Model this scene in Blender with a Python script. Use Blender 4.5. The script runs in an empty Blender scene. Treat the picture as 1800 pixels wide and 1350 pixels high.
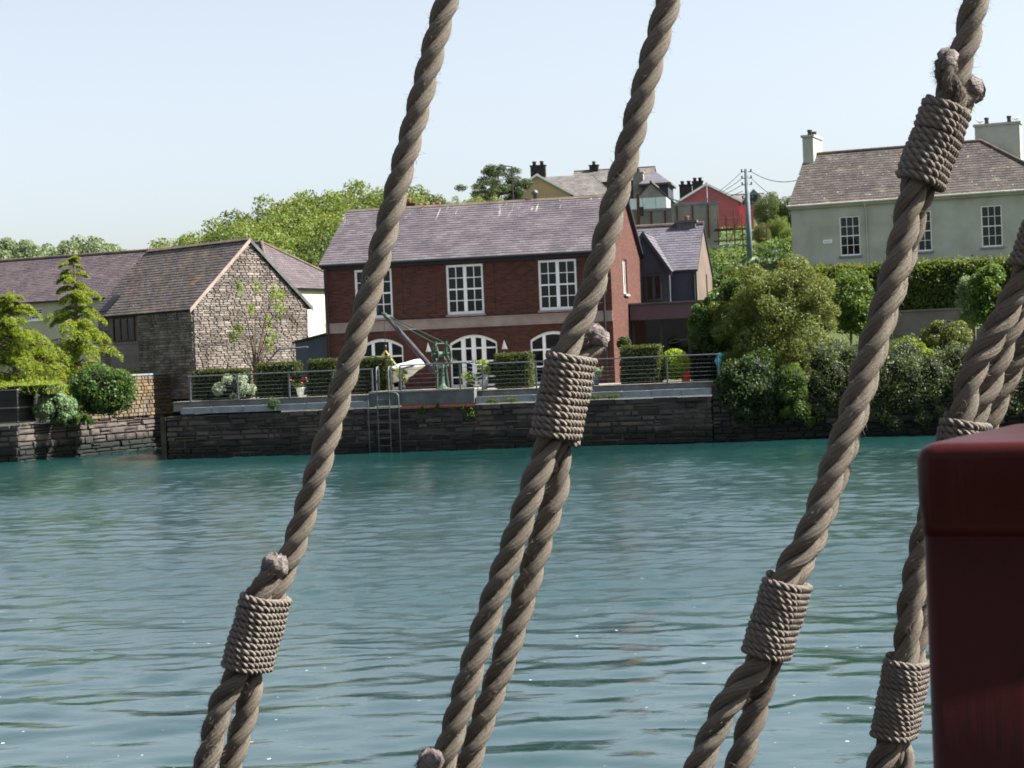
import bpy, math, random
import numpy as np
from mathutils import Vector
sc = bpy.context.scene
col = sc.collection
R = math.radians
random.seed(7); rng = np.random.default_rng(7)

# ------------------------------------------------------------------ camera, sky, sun, exposure
FPX, EYE, ROLL = 3400., 3.1, R(2.4)
PITCH = math.atan(44*math.cos(ROLL)/FPX)
R0 = np.array([1., 0, 0]); FW = np.array([0, math.cos(PITCH), -math.sin(PITCH)]); U0 = np.array([0, math.sin(PITCH), math.cos(PITCH)])
RC = math.cos(ROLL)*R0 - math.sin(ROLL)*U0; UC = math.sin(ROLL)*R0 + math.cos(ROLL)*U0
CAM = np.array([0, 0, EYE])
cam = bpy.data.cameras.new('camera'); cam_o = bpy.data.objects.new('camera', cam); col.objects.link(cam_o)
from mathutils import Matrix
cam_o.matrix_world = Matrix(((RC[0], UC[0], -FW[0], 0), (RC[1], UC[1], -FW[1], 0), (RC[2], UC[2], -FW[2], EYE), (0, 0, 0, 1)))
cam.sensor_width = 36; cam.lens = 36*FPX/1800; cam.clip_start = .05; cam.clip_end = 3000
cam.dof.use_dof = True; cam.dof.focus_distance = 4.2; cam.dof.aperture_fstop = 26
sc.camera = cam_o
SUN_AZ, SUN_EL = R(-3), R(45)          # azimuth measured from +X towards +Y
w = bpy.data.worlds.new('World'); sc.world = w; w.use_nodes = True
nt = w.node_tree; nt.nodes.clear()
sky = nt.nodes.new('ShaderNodeTexSky'); sky.sky_type = 'NISHITA'; sky.sun_disc = False
sky.sun_elevation = SUN_EL; sky.sun_rotation = R(90) - SUN_AZ; sky.altitude = 0; sky.air_density = 1.0; sky.dust_density = 1.6; sky.ozone_density = 3.0
hz = nt.nodes.new('ShaderNodeHueSaturation'); hz.inputs['Saturation'].default_value = .46          # thin summer haze pales the whole sky
bg = nt.nodes.new('ShaderNodeBackground'); bg.inputs[1].default_value = .06
wo = nt.nodes.new('ShaderNodeOutputWorld'); nt.links.new(sky.outputs[0], hz.inputs['Color']); nt.links.new(hz.outputs[0], bg.inputs[0]); nt.links.new(bg.outputs[0], wo.inputs[0])
sl = bpy.data.lights.new('sun', 'SUN'); sl.energy = 5.0; sl.angle = R(.53); sl.color = (1, .955, .88)
so = bpy.data.objects.new('sun', sl); col.objects.link(so)
sd = Vector((math.cos(SUN_EL)*math.cos(SUN_AZ), math.cos(SUN_EL)*math.sin(SUN_AZ), math.sin(SUN_EL)))
so.rotation_euler = sd.to_track_quat('Z', 'Y').to_euler()
vs = sc.view_settings; vs.view_transform = 'Standard'; vs.look = 'None'; vs.exposure = 1.78; vs.gamma = 1; vs.use_curve_mapping = False

# ------------------------------------------------------------------ pixel -> world helpers (a pixel gives a direction only)
def ray(x, y): return FW + RC*(x-900)/FPX + UC*(675-y)/FPX
def dep(x, y, Y): d = ray(x, y); return CAM + d*(Y/d[1])
def gz(x, y, z=0): d = ray(x, y); return CAM + d*((z-EYE)/d[2])
class Frame:
    def __init__(s, o, a):
        s.o = np.array([o[0], o[1], 0.]); s.a = R(a); s.rz = -R(a)
        s.u = np.array([math.cos(s.a), -math.sin(s.a), 0]); s.v = np.array([math.sin(s.a), math.cos(s.a), 0])
    def pv(s, x, y, v): d = ray(x, y); P = CAM + d*((v-(CAM-s.o) @ s.v)/(d @ s.v)); return float((P-s.o) @ s.u), float(P[2])
    def w(s, u, v, z=0): return s.o + s.u*u + s.v*v + np.array([0, 0, z])
    def inv(s, P): q = np.array(P)-s.o; return float(q @ s.u), float(q @ s.v)
FB = Frame(gz(800, 791), 12)           # the quay and the brick house
FC = Frame(dep(1390, 365, 95), 22)     # cream house on the right
FG = Frame(dep(343, 650, 81), -45)     # stone barn: u along its gable, v along its long wall
FD = Frame(dep(460, 427, 99), 24)      # long cream house behind the barn

# ------------------------------------------------------------------ mesh builder
class MB:
    def __init__(s): s.V = []; s.F = []; s.A = []; s.UV = None
    def add(s, v, f, a=None):
        n = len(s.V); s.V += [tuple(map(float, p)) for p in v]; s.F += [tuple(i+n for i in q) for q in f]
        s.A += [random.random() if a is None else a]*len(f); return s
    def box(s, x0, x1, y0, y1, z0, z1, a=None):
        return s.add([(x0,y0,z0),(x1,y0,z0),(x1,y1,z0),(x0,y1,z0),(x0,y0,z1),(x1,y0,z1),(x1,y1,z1),(x0,y1,z1)],
                     [(0,3,2,1),(4,5,6,7),(0,1,5,4),(1,2,6,5),(2,3,7,6),(3,0,4,7)], a)
    def prism(s, pts, d):                # polygon pts (3D) extruded by vector d
        n = len(pts); d = np.array(d); v = [np.array(p) for p in pts]; v = v + [p+d for p in v]
        return s.add(v, [tuple(range(n))[::-1], tuple(range(n, 2*n))] + [(i, (i+1) % n, n+(i+1) % n, n+i) for i in range(n)])
    def tube(s, P, r, n=8, caps=True):
        P = [np.array(p, float) for p in P]; m = len(P); rr = r if hasattr(r, '__len__') else [r]*m
        T = [P[min(i+1, m-1)]-P[max(i-1, 0)] for i in range(m)]; T = [t/(np.linalg.norm(t)+1e-12) for t in T]
        a = np.cross(T[0], [0, 0, 1.]);
        if np.linalg.norm(a) < .05: a = np.cross(T[0], [1., 0, 0])
        V = []
        for i in range(m):
            a = a - T[i]*(a @ T[i]); a /= np.linalg.norm(a); b = np.cross(T[i], a)
            for k in range(n):
                t = 2*math.pi*k/n; V.append(P[i] + (a*math.cos(t)+b*math.sin(t))*rr[i])
        F = [(i*n+k, i*n+(k+1) % n, (i+1)*n+(k+1) % n, (i+1)*n+k) for i in range(m-1) for k in range(n)]
        if caps: F += [tuple(range(n))[::-1], tuple((m-1)*n+k for k in range(n))]
        return s.add(V, F)
    def lathe(s, prof, n=16, c=(0, 0, 0), axis='z'):
        V = []
        for r, h in prof:
            for k in range(n):
                t = 2*math.pi*k/n; p = (r*math.cos(t), r*math.sin(t), h)
                if axis == 'y': p = (p[0], p[2], p[1])
                if axis == 'x': p = (p[2], p[0], p[1])
                V.append((p[0]+c[0], p[1]+c[1], p[2]+c[2]))
        m = len(prof); F = [(i*n+k, i*n+(k+1) % n, (i+1)*n+(k+1) % n, (i+1)*n+k) for i in range(m-1) for k in range(n)]
        F += [tuple(range(n))[::-1], tuple((m-1)*n+k for k in range(n))]
        return s.add(V, F)
    def mesh(s, name, mat=None, smooth=False):
        me = bpy.data.meshes.new(name); me.from_pydata(s.V, [], s.F)
        at = me.attributes.new('var', 'FLOAT', 'FACE'); at.data.foreach_set('value', s.A)
        if mat: me.materials.append(mat)
        if smooth: me.polygons.foreach_set('use_smooth', [True]*len(s.F))
        return me
    def obj(s, name, mat=None, parent=None, smooth=False, loc=None, rz=0): return link(name, s.mesh(name, mat, smooth), parent, loc, rz)
def link(name, me, parent=None, loc=None, rz=0):
    o = bpy.data.objects.new(name, me); col.objects.link(o); o.parent = parent
    if loc is not None: o.location = tuple(map(float, loc))
    o.rotation_euler = (0, 0, rz); return o
def tag(o, label=None, cat=None, group=None, kind=None):
    for k, v in (('label', label), ('category', cat), ('group', group), ('kind', kind)):
        if v: o[k] = v
    return o
def thing(name, label, cat, loc=(0, 0, 0), rz=0, group=None): return tag(link(name, None, None, loc, rz), label, cat, group)
def copy_tree(o, parent=None):
    c = o.copy(); col.objects.link(c); c.parent = parent
    for ch in list(o.children): copy_tree(ch, c)
    return c

# ------------------------------------------------------------------ materials
def hexc(h): return tuple(((int(h[i:i+2], 16)/255+.055)/1.055)**2.4 for i in (0, 2, 4)) + (1,)
class NT:
    def __init__(s, name):
        s.m = bpy.data.materials.new(name); s.m.use_nodes = True; s.t = s.m.node_tree; s.t.nodes.clear()
        s.out = s.n('ShaderNodeOutputMaterial')
    def n(s, typ, **kw):
        n = s.t.nodes.new(typ)
        for k, v in kw.items(): setattr(n, k, v)
        return n
    def l(s, a, b): s.t.links.new(a, b)
    def math(s, op, a, b=None, c=None):
        n = s.n('ShaderNodeMath', operation=op)
        for i, x in enumerate((a, b, c)):
            if x is None: continue
            if isinstance(x, (int, float)): n.inputs[i].default_value = x
            else: s.l(x, n.inputs[i])
        return n.outputs[0]
    def mix(s, f, a, b, mode='MIX'):
        n = s.n('ShaderNodeMix', data_type='RGBA', blend_type=mode)
        for i, x in ((0, f), (6, a), (7, b)):
            if isinstance(x, (int, float)): n.inputs[i].default_value = x
            elif isinstance(x, tuple): n.inputs[i].default_value = x
            else: s.l(x, n.inputs[i])
        return n.outputs[2]
    def noise(s, vec, scale, detail=4, rough=.55, out=0):
        n = s.n('ShaderNodeTexNoise'); n.inputs['Scale'].default_value = scale; n.inputs['Detail'].default_value = detail; n.inputs['Roughness'].default_value = rough
        if vec is not None: s.l(vec, n.inputs['Vector'])
        return n.outputs[out]
    def ramp(s, f, p0, p1, c0=(0, 0, 0, 1), c1=(1, 1, 1, 1)):
        n = s.n('ShaderNodeValToRGB'); e = n.color_ramp.elements; e[0].position = p0; e[1].position = p1; e[0].color = c0; e[1].color = c1
        s.l(f, n.inputs[0]); return n.outputs[0]
    def obj(s): return s.n('ShaderNodeTexCoord').outputs['Object']
    def mapping(s, v, scale=(1, 1, 1), rot=(0, 0, 0)):
        n = s.n('ShaderNodeMapping'); n.inputs['Scale'].default_value = scale; n.inputs['Rotation'].default_value = rot; s.l(v, n.inputs[0]); return n.outputs[0]
    def bsdf(s, colr, rough=.8, spec=.3, bump=None, bstr=.3, bdist=.02, metal=0, emit=None):
        p = s.n('ShaderNodeBsdfPrincipled')
        for k, x in (('Base Color', colr), ('Roughness', rough), ('Specular IOR Level', spec), ('Metallic', metal)):
            if isinstance(x, (int, float, tuple)): p.inputs[k].default_value = x
            else: s.l(x, p.inputs[k])
        if bump is not None:
            b = s.n('ShaderNodeBump'); b.inputs['Strength'].default_value = bstr; b.inputs['Distance'].default_value = bdist
            s.l(bump, b.inputs['Height']); s.l(b.outputs[0], p.inputs['Normal'])
        s.l(p.outputs[0], s.out.inputs[0]); s.p = p; return s.m
def var_value(t, c, src, amt):
    """piece-to-piece difference in tone: 'attr' = per face, 'obj' = per object"""
    f = t.n('ShaderNodeAttribute', attribute_name='var').outputs['Fac'] if src == 'attr' else t.n('ShaderNodeObjectInfo').outputs['Random']
    h = t.n('ShaderNodeHueSaturation'); t.l(c, h.inputs['Color'])
    t.l(t.math('MULTIPLY_ADD', f, amt, 1-amt/2), h.inputs['Value']); return h.outputs[0]
def pm(name, c1, c2=None, scale=3, rough=.85, spec=.25, bump=.3, bscale=None, var=None, amt=.4, metal=0, detail=5, lo=.35, hi=.65):
    t = NT(name); v = t.obj(); c1 = hexc(c1); c2 = hexc(c2) if c2 else c1
    nz = t.noise(v, scale, detail); c = t.mix(t.ramp(nz, lo, hi), c1, c2)
    if var: c = var_value(t, c, var, amt)
    bz = t.noise(v, bscale or scale*6, 6, .65)
    return t.bsdf(c, rough, spec, bz, bump, .02, metal)
def slate_mat(name, c1, c2, lichen, lich_amt, white_amt, amt=.45, drop_z=None):
    t = NT(name); v = t.obj()
    c = t.mix(t.ramp(t.noise(v, .9, 3), .35, .65), hexc(c1), hexc(c2)); c = var_value(t, c, 'attr', amt)
    lf = t.math('MULTIPLY', t.ramp(t.noise(v, 1.3, 8, .7), .66-lich_amt*.34, .80-lich_amt*.34), .75)
    c = t.mix(lf, c, hexc(lichen))
    c = t.mix(t.ramp(t.noise(v, 7, 6, .7), .70-white_amt*.12, .72-white_amt*.12), c, hexc('b9b6ae'))
    if drop_z:                          # gull droppings run down from the ridge
        s = t.n('ShaderNodeSeparateXYZ'); t.l(v, s.inputs[0])
        st = t.ramp(t.noise(t.mapping(v, (5, .5, .7)), 1.0, 4, .6), .62, .68)
        k = t.math('MULTIPLY', st, t.ramp(t.math('MULTIPLY', s.outputs[2], .1), drop_z*.1-.07, drop_z*.1-.005))
        c = t.mix(t.math('MULTIPLY', k, .85), c, hexc('d4d2cc'))
    return t.bsdf(c, .62, .35, t.noise(v, 22, 5), .25, .01)
def leaf_mat(name, c1, c2, trans=.35, tint='b6cc40', amt=.7, rough=.55):
    t = NT(name); v = t.obj()
    f = t.n('ShaderNodeAttribute', attribute_name='var').outputs['Fac']
    k = 1.05 if 'wood' in name else .68
    dk = lambda h: tuple(x*k for x in hexc(h)[:3])+(1,)
    c = t.mix(f, dk(c1), dk(c2)); c = var_value(t, c, 'attr', amt)
    c = t.mix(t.ramp(t.noise(v, 1.1, 3), .3, .75), c, t.mix(.5, c, hexc(c2)))
    t.bsdf(c, rough, .3)
    tr = t.n('ShaderNodeBsdfTranslucent'); t.l(t.mix(.55, c, hexc(tint)), tr.inputs[0])
    mx = t.n('ShaderNodeMixShader'); mx.inputs[0].default_value = trans
    t.l(t.p.outputs[0], mx.inputs[1]); t.l(tr.outputs[0], mx.inputs[2]); t.l(mx.outputs[0], t.out.inputs[0]); return t.m
def brick_mat(name, ca, cb, mortar):
    t = NT(name); v = t.obj(); s = t.n('ShaderNodeSeparateXYZ'); t.l(v, s.inputs[0])
    cx = t.n('ShaderNodeCombineXYZ'); t.l(t.math('ADD', s.outputs[0], s.outputs[1]), cx.inputs[0]); t.l(s.outputs[2], cx.inputs[1])
    b = t.n('ShaderNodeTexBrick'); t.l(cx.outputs[0], b.inputs['Vector']); b.inputs['Scale'].default_value = 1; b.inputs['Brick Width'].default_value = .225
    b.inputs['Row Height'].default_value = .075; b.inputs['Mortar Size'].default_value = .008; b.inputs['Bias'].default_value = -.1
    b.inputs['Color1'].default_value = hexc(ca); b.inputs['Color2'].default_value = hexc(cb); b.inputs['Mortar'].default_value = hexc(mortar)
    c = t.mix(t.math('MULTIPLY', t.noise(t.mapping(v, (3, 3, 12)), 1.2, 6, .7), .55), b.outputs[0], hexc('2c1c1a'))
    return t.bsdf(c, .9, .2, b.outputs[1], -.35, .012)
M = {}
M['brick'] = brick_mat('red brick', '66392f', '402820', '544b45')
M['slate_brick'] = slate_mat('purple slate clean', '5b5559', '4c474d', 'a59ca0', .02, .1, .4, 7.3)
M['slate_barn'] = slate_mat('old slate with lichen', '5b534e', '4a4444', '80653f', .36, .25)
M['slate_long'] = slate_mat('dark purple slate', '504749', '443c41', '7a6553', .2, .35)
M['slate_cream'] = slate_mat('weathered slate', '514a46', '423d3b', '827a68', .28, .55)
M['slate_grey'] = slate_mat('grey slate', '5a5760', '4c4a53', '8a8890', .05, .1, .3)
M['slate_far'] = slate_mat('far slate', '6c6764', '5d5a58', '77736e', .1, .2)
M['ridge'] = pm('ridge tile', '4a4342', '665a4c', 2.5)
M['string'] = pm('sandstone band', '9a8a82', '857771', 2, bump=.15)
M['white'] = pm('white paint', 'f0f0ee', 'e6e6e3', 3, rough=.45, spec=.4, bump=.03)
M['dark_metal'] = pm('dark painted metal', '25262b', '1d1e22', 3, rough=.5, spec=.4, bump=.05)
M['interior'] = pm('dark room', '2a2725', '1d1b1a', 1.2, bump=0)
M['curtain'] = pm('pale curtain', 'a8a597', '8f8d82', 5, bump=.1)
t = NT('window glass'); v = t.obj()
M['glass'] = t.bsdf(t.mix(t.noise(v, .9, 2), hexc('0b0e10'), hexc('1a1e20')), .05, .6, t.noise(v, 1.5, 1), .04, .05)
tp = t.n('ShaderNodeBsdfTransparent'); tp.inputs[0].default_value = (.72, .76, .76, 1); mx = t.n('ShaderNodeMixShader'); mx.inputs[0].default_value = .5
t.l(t.p.outputs[0], mx.inputs[2]); t.l(tp.outputs[0], mx.inputs[1]); t.l(mx.outputs[0], t.out.inputs[0])
def stone_mat(name, c1, c2, c3, moss, rough=.85, amt=.7, lo=.5, zdark=None):
    t = NT(name); v = t.obj(); o = t.n('ShaderNodeObjectInfo'); g = t.n('ShaderNodeNewGeometry').outputs['Position']
    c = t.mix(o.outputs['Random'], hexc(c1), hexc(c2)); c = t.mix(t.ramp(t.noise(g, 1.7, 6, .65), .45, .75), c, hexc(c3))
    c = var_value(t, c, 'obj', amt)
    c = t.mix(t.math('MULTIPLY', t.ramp(t.noise(g, .8, 7, .7), lo, lo+.12), .8), c, hexc(moss))
    if zdark is not None:               # tide mark: wet weed below the high-water line
        s = t.n('ShaderNodeSeparateXYZ'); t.l(g, s.inputs[0])
        k = t.math('ADD', s.outputs[2], t.math('MULTIPLY', t.noise(g, 2, 4), .5))
        c = t.mix(t.ramp(t.math('MULTIPLY', k, .5), zdark*.5, zdark*.5+.1, (1, 1, 1, 1), (0, 0, 0, 1)), c, hexc('1e2220'))
    return t.bsdf(c, rough, .25, t.noise(g, 14, 8, .7), .55, .03)
M['quay'] = stone_mat('quay slate stone', '37373a', '4a433d', '29292b', '665b4b', .8, .8, .56, .7)
M['quay_mortar'] = pm('quay core and joints', '4f463b', '332f2a', 2.5, bump=.5)
M['left_stone'] = stone_mat('left wall stone', '47423f', '544c47', '353233', '6b5233', .85, .6, .6, .75)
M['rubble'] = pm('rubble stone', '857c74', '5a5550', 1.1, var='attr', amt=.7, bump=.5, bscale=12)
M['orange_rubble'] = pm('lichened rubble', '5e564d', '67573f', 1.4, var='attr', amt=.6, bump=.5, bscale=12, lo=.42, hi=.6)
M['joint'] = pm('recessed mortar', '6d655b', '564f48', 5, bump=.4)
M['cement'] = pm('grey concrete', '848a8e', '70757a', 3, bump=.2)
M['cement_dark'] = pm('damp concrete', '5f6262', '494b4a', 2.2, bump=.35)
M['paving'] = pm('terrace paving', '8c867d', '7a756e', 3, bump=.2)
M['steel'] = pm('galvanised steel', '5e6268', '50545a', 6, rough=.5, spec=.4, bump=.05, metal=.3)
M['green_iron'] = pm('green painted iron', '40594a', '33483b', 8, rough=.55, bump=.15)
M['jib'] = pm('dark jib steel', '4a4549', '38353a', 5, rough=.5, bump=.1)
M['hypalon'] = pm('white boat fabric', 'd9d9d6', 'c8c9c8', 6, rough=.5, bump=.05)
M['navy'] = pm('navy strip', '22303c', '1b2630', 4, rough=.5, bump=.02)
M['yellow'] = pm('yellow webbing', 'a89a58', '988a4a', 20, bump=.1)
M['cream'] = pm('cream render', 'aeb1a6', '989a8d', .7, bump=.12, bscale=30)
M['cream_long'] = pm('pale cream render', 'aeab98', 'a3a08d', .8, bump=.12, bscale=30)
M['grey_render'] = pm('blue grey render', '3b3c46', '33343d', 1.5, bump=.1, bscale=30)
M['brown_render'] = pm('pinkish render', '675b52', '574c45', 1.2, bump=.15, bscale=25)
M['plum'] = pm('plum painted fascia', '5b4a55', '53434e', 1.5, rough=.5, bump=.03)
M['shed'] = pm('grey shed render', '5a626a', '4d555d', 1, bump=.1)
M['beige'] = pm('beige render', 'b39c79', 'a8916d', .8, bump=.1)
M['red'] = pm('red render', 'ad5f64', 'a1565c', .8, bump=.1)
M['charcoal'] = pm('charcoal render', '3a3b40', '2f3034', .8, bump=.1)
M['concrete'] = pm('weathered block wall', '8e8b85', '75726d', .6, bump=.3, bscale=9)
M['rust'] = pm('rusty scaffold', '5f4433', '4a3528', 6, bump=.2)
M['pole'] = pm('pale pole', '6b7a80', '5b6a70', 3, bump=.1)
M['terracotta'] = pm('terracotta', '8a5540', '754837', 4, bump=.1)
M['soot'] = pm('sooty brick', '3f3836', '2c2928', 3, bump=.3)
M['bark'] = pm('bark', '6b5c4c', '4a4036', 5, bump=.6, bscale=15)
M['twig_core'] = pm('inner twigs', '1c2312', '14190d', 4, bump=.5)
M['wood'] = pm('weathered timber', '4b3a33', '3a2e29', 3, bump=.3)
M['grey_wood'] = pm('grey planks', '77706d', '655f5d', 2, bump=.3)
M['dark_fence'] = pm('dark fence board', '2e2d2c', '262524', 2, bump=.2)
M['earth'] = pm('soil and turf', '4d5530', '3c4a25', .5, bump=.5, bscale=3)
M['retaining'] = pm('retaining wall', '6f6a66', '5a5653', .9, bump=.35, bscale=10)
M['red_plastic'] = pm('red cover', 'b5382c', 'a23025', 4, rough=.5, bump=.05)
M['turquoise'] = pm('turquoise plastic', '49b3b8', '3fa5ab', 4, rough=.4, bump=.02)
M['gull_white'] = pm('gull white', 'e8e8e6', 'dcdcda', 8, bump=.05)
M['gull_grey'] = pm('gull grey', '9ea4aa', '90969c', 8, bump=.05)
M['orange'] = pm('orange beak', 'c98a2c', None, 4)
M['door_green'] = pm('dark green door', '1f302e', '1a2927', 2, rough=.5, bump=.1)
LEAF = {k: leaf_mat('leaf '+k, *a) for k, a in {
    'wood': ('61742f', '45591f', .28, 'b2b450', .7), 'wood_dark': ('46592b', '32441c', .25, '98a040', .6), 'wood_pale': ('7a8148', '60703a', .3, 'b8bc68', .6),
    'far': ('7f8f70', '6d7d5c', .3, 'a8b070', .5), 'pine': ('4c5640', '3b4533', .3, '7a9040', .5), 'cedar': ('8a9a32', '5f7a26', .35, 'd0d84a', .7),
    'hedge': ('42521f', '293716', .18, 'a4ac3c', .7), 'big_hedge': ('566b26', '304618', .28, 'a8b43c', .7), 'gold': ('78803a', '4e602b', .25, 'b0b04c', .8),
    'ivy': ('4e6f2e', '2d4a20', .25, 'a8c050', .8), 'bush': ('5d6c3c', '3c4c2a', .2, 'a0a860', .8), 'lime': ('93a822', '6c8c1c', .4, 'd8e03c', .5),
    'fresh': ('50702c', '38541f', .3, 'a4b848', .6), 'variegated': ('8fa67c', '5c7c4e', .3, 'd0dca0', .8), 'dark': ('2f4a24', '20361a', .25, '80a040', .7),
    'sapling': ('7f9638', '62802c', .45, 'ccd85c', .6), 'blossom': ('cfd4c4', '8aa070', .3, 'e0e4d0', .8)}.items()}

# ------------------------------------------------------------------ foliage
def quads_obj(name, V, mat, parent=None, loc=None, A=None):
    """V: (n,4,3) leaf quads -> one mesh"""
    n = len(V); me = bpy.data.meshes.new(name); me.vertices.add(4*n); me.vertices.foreach_set('co', V.reshape(-1).astype(np.float32))
    me.loops.add(4*n); me.loops.foreach_set('vertex_index', np.arange(4*n, dtype=np.int32)); me.polygons.add(n)
    me.polygons.foreach_set('loop_start', np.arange(0, 4*n, 4, dtype=np.int32)); me.polygons.foreach_set('loop_total', np.full(n, 4, np.int32))
    me.update(calc_edges=True); at = me.attributes.new('var', 'FLOAT', 'FACE')
    at.data.foreach_set('value', (rng.random(n) if A is None else A).astype(np.float32)); me.materials.append(mat)
    return link(name, me, parent, loc)
def unit(v): return v/(np.linalg.norm(v, axis=-1, keepdims=True)+1e-9)
def leaf_quads(P, N, size, asp=.55, tilt=.8, direc=None):
    n = len(P); N = unit(N + tilt*rng.normal(size=(n, 3)))
    T = rng.normal(size=(n, 3)) if direc is None else direc + .35*rng.normal(size=(n, 3))
    T = unit(T - N*(T*N).sum(1, keepdims=True)); Bv = np.cross(N, T); L = (size*(.65+.7*rng.random(n)))[:, None]
    c = P; return np.stack([c - T*L*.5, c + Bv*L*asp*.5 + N*L*.06, c + T*L*.5, c - Bv*L*asp*.5 + N*L*.06], 1)
def ball_dirs(n, up=0.):
    d = unit(rng.normal(size=(n, 3))); d[:, 2] += up; return unit(d)
def clumpy(clumps, n, size, asp=.55, inner=.55, up=.15, tilt=.8, droop=0):
    """leaves spread through overlapping clumps [(centre, radius or (rx,ry,rz))]"""
    C = np.array([c for c, r in clumps], float); Rr = np.array([(r, r, r) if np.isscalar(r) else r for c, r in clumps], float)
    wgt = (Rr.prod(1))**(2/3); k = rng.choice(len(C), n, p=wgt/wgt.sum()); d = ball_dirs(n, up)
    rad = inner + (1.08-inner)*rng.random(n)**.6; P = C[k] + d*Rr[k]*rad[:, None]
    dr = None if not droop else np.tile([0, 0, -droop], (n, 1)) + d*[1, 1, 0]
    return leaf_quads(P, d, size, asp, tilt, dr)
def rand_clumps(K, c, rad, cr, seed, lo=.45, zmin=-9):
    g = np.random.default_rng(seed); out = []
    i = 0
    while len(out) < K:
        zf = 1-2*((i*.7548777+.31) % 1); a = 6.28319*((i*.5698403+.1*seed) % 1); i += 1; sf = math.sqrt(1-zf*zf)   # spread evenly round the crown, then jittered
        d = unit(np.array([sf*math.cos(a), sf*math.sin(a), zf])+.25*g.normal(size=3)); q = d*(lo+(1-lo)*g.random()**.4)
        if q[2] < zmin: continue
        r = cr*(.65+.7*g.random()); out.append((np.array(c)+q*(np.array(rad)-r*.55), r))
    return out
def limbs(h, r, crown_c, clumps, n=7, base=(0, 0, 0)):
    """tapered trunk and a few limbs reaching into the crown"""
    mb = MB(); g = random.Random(int(h*1000)+n); b = np.array(base, float); c = np.array(crown_c, float)
    top = b+(c-b)*.95; mid = b+(c-b)*.5+[g.uniform(-.1, .1)*h*.2, g.uniform(-.1, .1)*h*.2, 0]
    mb.tube([b, (b+mid)/2, mid, top], [r*1.25, r, r*.8, r*.3], 8)
    for cc, _ in g.sample(list(clumps), min(n, len(clumps))):
        s = b+(top-b)*g.uniform(.45, .85); m = (s+cc)/2+[0, 0, .06*h]; mb.tube([s, m, cc], [r*.42, r*.28, r*.08], 6)
    return mb
def tree(name, label, cat, loc, h, rad, leafm, n, size, crown_z=.6, K=30, cr=.35, seed=1, group=None, trunk_r=None, lo=.45, inner=.5, zmin=-9, up=.15, asp=.55):
    """h: total height; rad: (rx,ry,rz) of the crown"""
    o = thing(name, label, cat, loc, 0, group); cz = h-rad[2]
    cl = rand_clumps(K, (0, 0, cz), rad, cr*min(rad), seed, lo, zmin)
    limbs(h, trunk_r or h*.025, (0, 0, cz), cl).obj('trunk', M['bark'], o, True)
    quads_obj('crown', clumpy(cl, n, size, asp, inner, up), LEAF[leafm], o); return o
def bush(name, label, loc, rad, leafm, n, size, K=30, cr=.5, seed=1, cat='shrub', zmin=-.75, core=.62, inner=.6, group=None, up=.15, asp=.55):
    o = thing(name, label, cat, loc, 0, group); c = (0, 0, rad[2]*.8)
    cl = rand_clumps(K, c, rad, cr*min(rad), seed, .5, zmin)
    mb = MB(); 
    for i in range(7):
        a = i*2.4; mb.tube([(0.05*math.cos(a), .05*math.sin(a), -.05), (rad[0]*.3*math.cos(a), rad[1]*.3*math.sin(a), c[2]*.7), (rad[0]*.62*math.cos(a), rad[1]*.62*math.sin(a), c[2]*1.15)], [.03, .022, .008], 5)
    mb.obj('stems', M['bark'], o, True)
    quads_obj('foliage', clumpy(cl, n, size, asp, inner, up), LEAF[leafm], o)
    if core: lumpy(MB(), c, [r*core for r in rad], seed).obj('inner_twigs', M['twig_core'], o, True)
    return o
def lumpy(mb, c, rad, seed, nu=14, nv=9, amp=.12):
    g = random.Random(seed); V = []; ph = [g.uniform(0, 6) for _ in range(4)]
    for j in range(nv+1):
        th = math.pi*j/nv
        for i in range(nu):
            a = 2*math.pi*i/nu; k = 1+amp*(math.sin(3*a+ph[0])*math.sin(2*th+ph[1])+.7*math.sin(5*a+ph[2]+3*th))
            V.append((c[0]+rad[0]*k*math.sin(th)*math.cos(a), c[1]+rad[1]*k*math.sin(th)*math.sin(a), c[2]+rad[2]*k*math.cos(th)))
    return mb.add(V, [(j*nu+i, j*nu+(i+1) % nu, (j+1)*nu+(i+1) % nu, (j+1)*nu+i) for j in range(nv) for i in range(nu)])
def box_leaves(x0, x1, y0, y1, z0, z1, n, size, jit=.04, asp=.6):
    lx, ly, lz = x1-x0, y1-y0, z1-z0; ar = np.array([lx*lz, lx*lz, ly*lz, ly*lz, lx*ly*1.3]); k = rng.choice(5, n, p=ar/ar.sum())
    a, b = rng.random(n), rng.random(n); P = np.zeros((n, 3)); N = np.zeros((n, 3))
    P[:, 0] = np.where(k < 2, x0+a*lx, np.where(k == 2, x0, np.where(k == 3, x1, x0+a*lx)))
    P[:, 1] = np.where(k == 0, y0, np.where(k == 1, y1, y0+a*ly)); P[:, 1] = np.where(k == 4, y0+b*ly, P[:, 1])
    P[:, 2] = np.where(k == 4, z1, z0+b*lz)
    for i, nn in enumerate([(0, -1, 0), (0, 1, 0), (-1, 0, 0), (1, 0, 0), (0, 0, 1)]): N[k == i] = nn
    bul = .5*np.sin(P[:, :1]*3.1+P[:, 2:]*2.3)*np.sin(P[:, 1:2]*2.7+P[:, 2:]*4.1)
    P += N*(jit*rng.normal(size=(n, 1)) + jit*bul) + rng.normal(size=(n, 3))*size*.2
    return leaf_quads(P, N, size, asp, .75)
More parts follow.
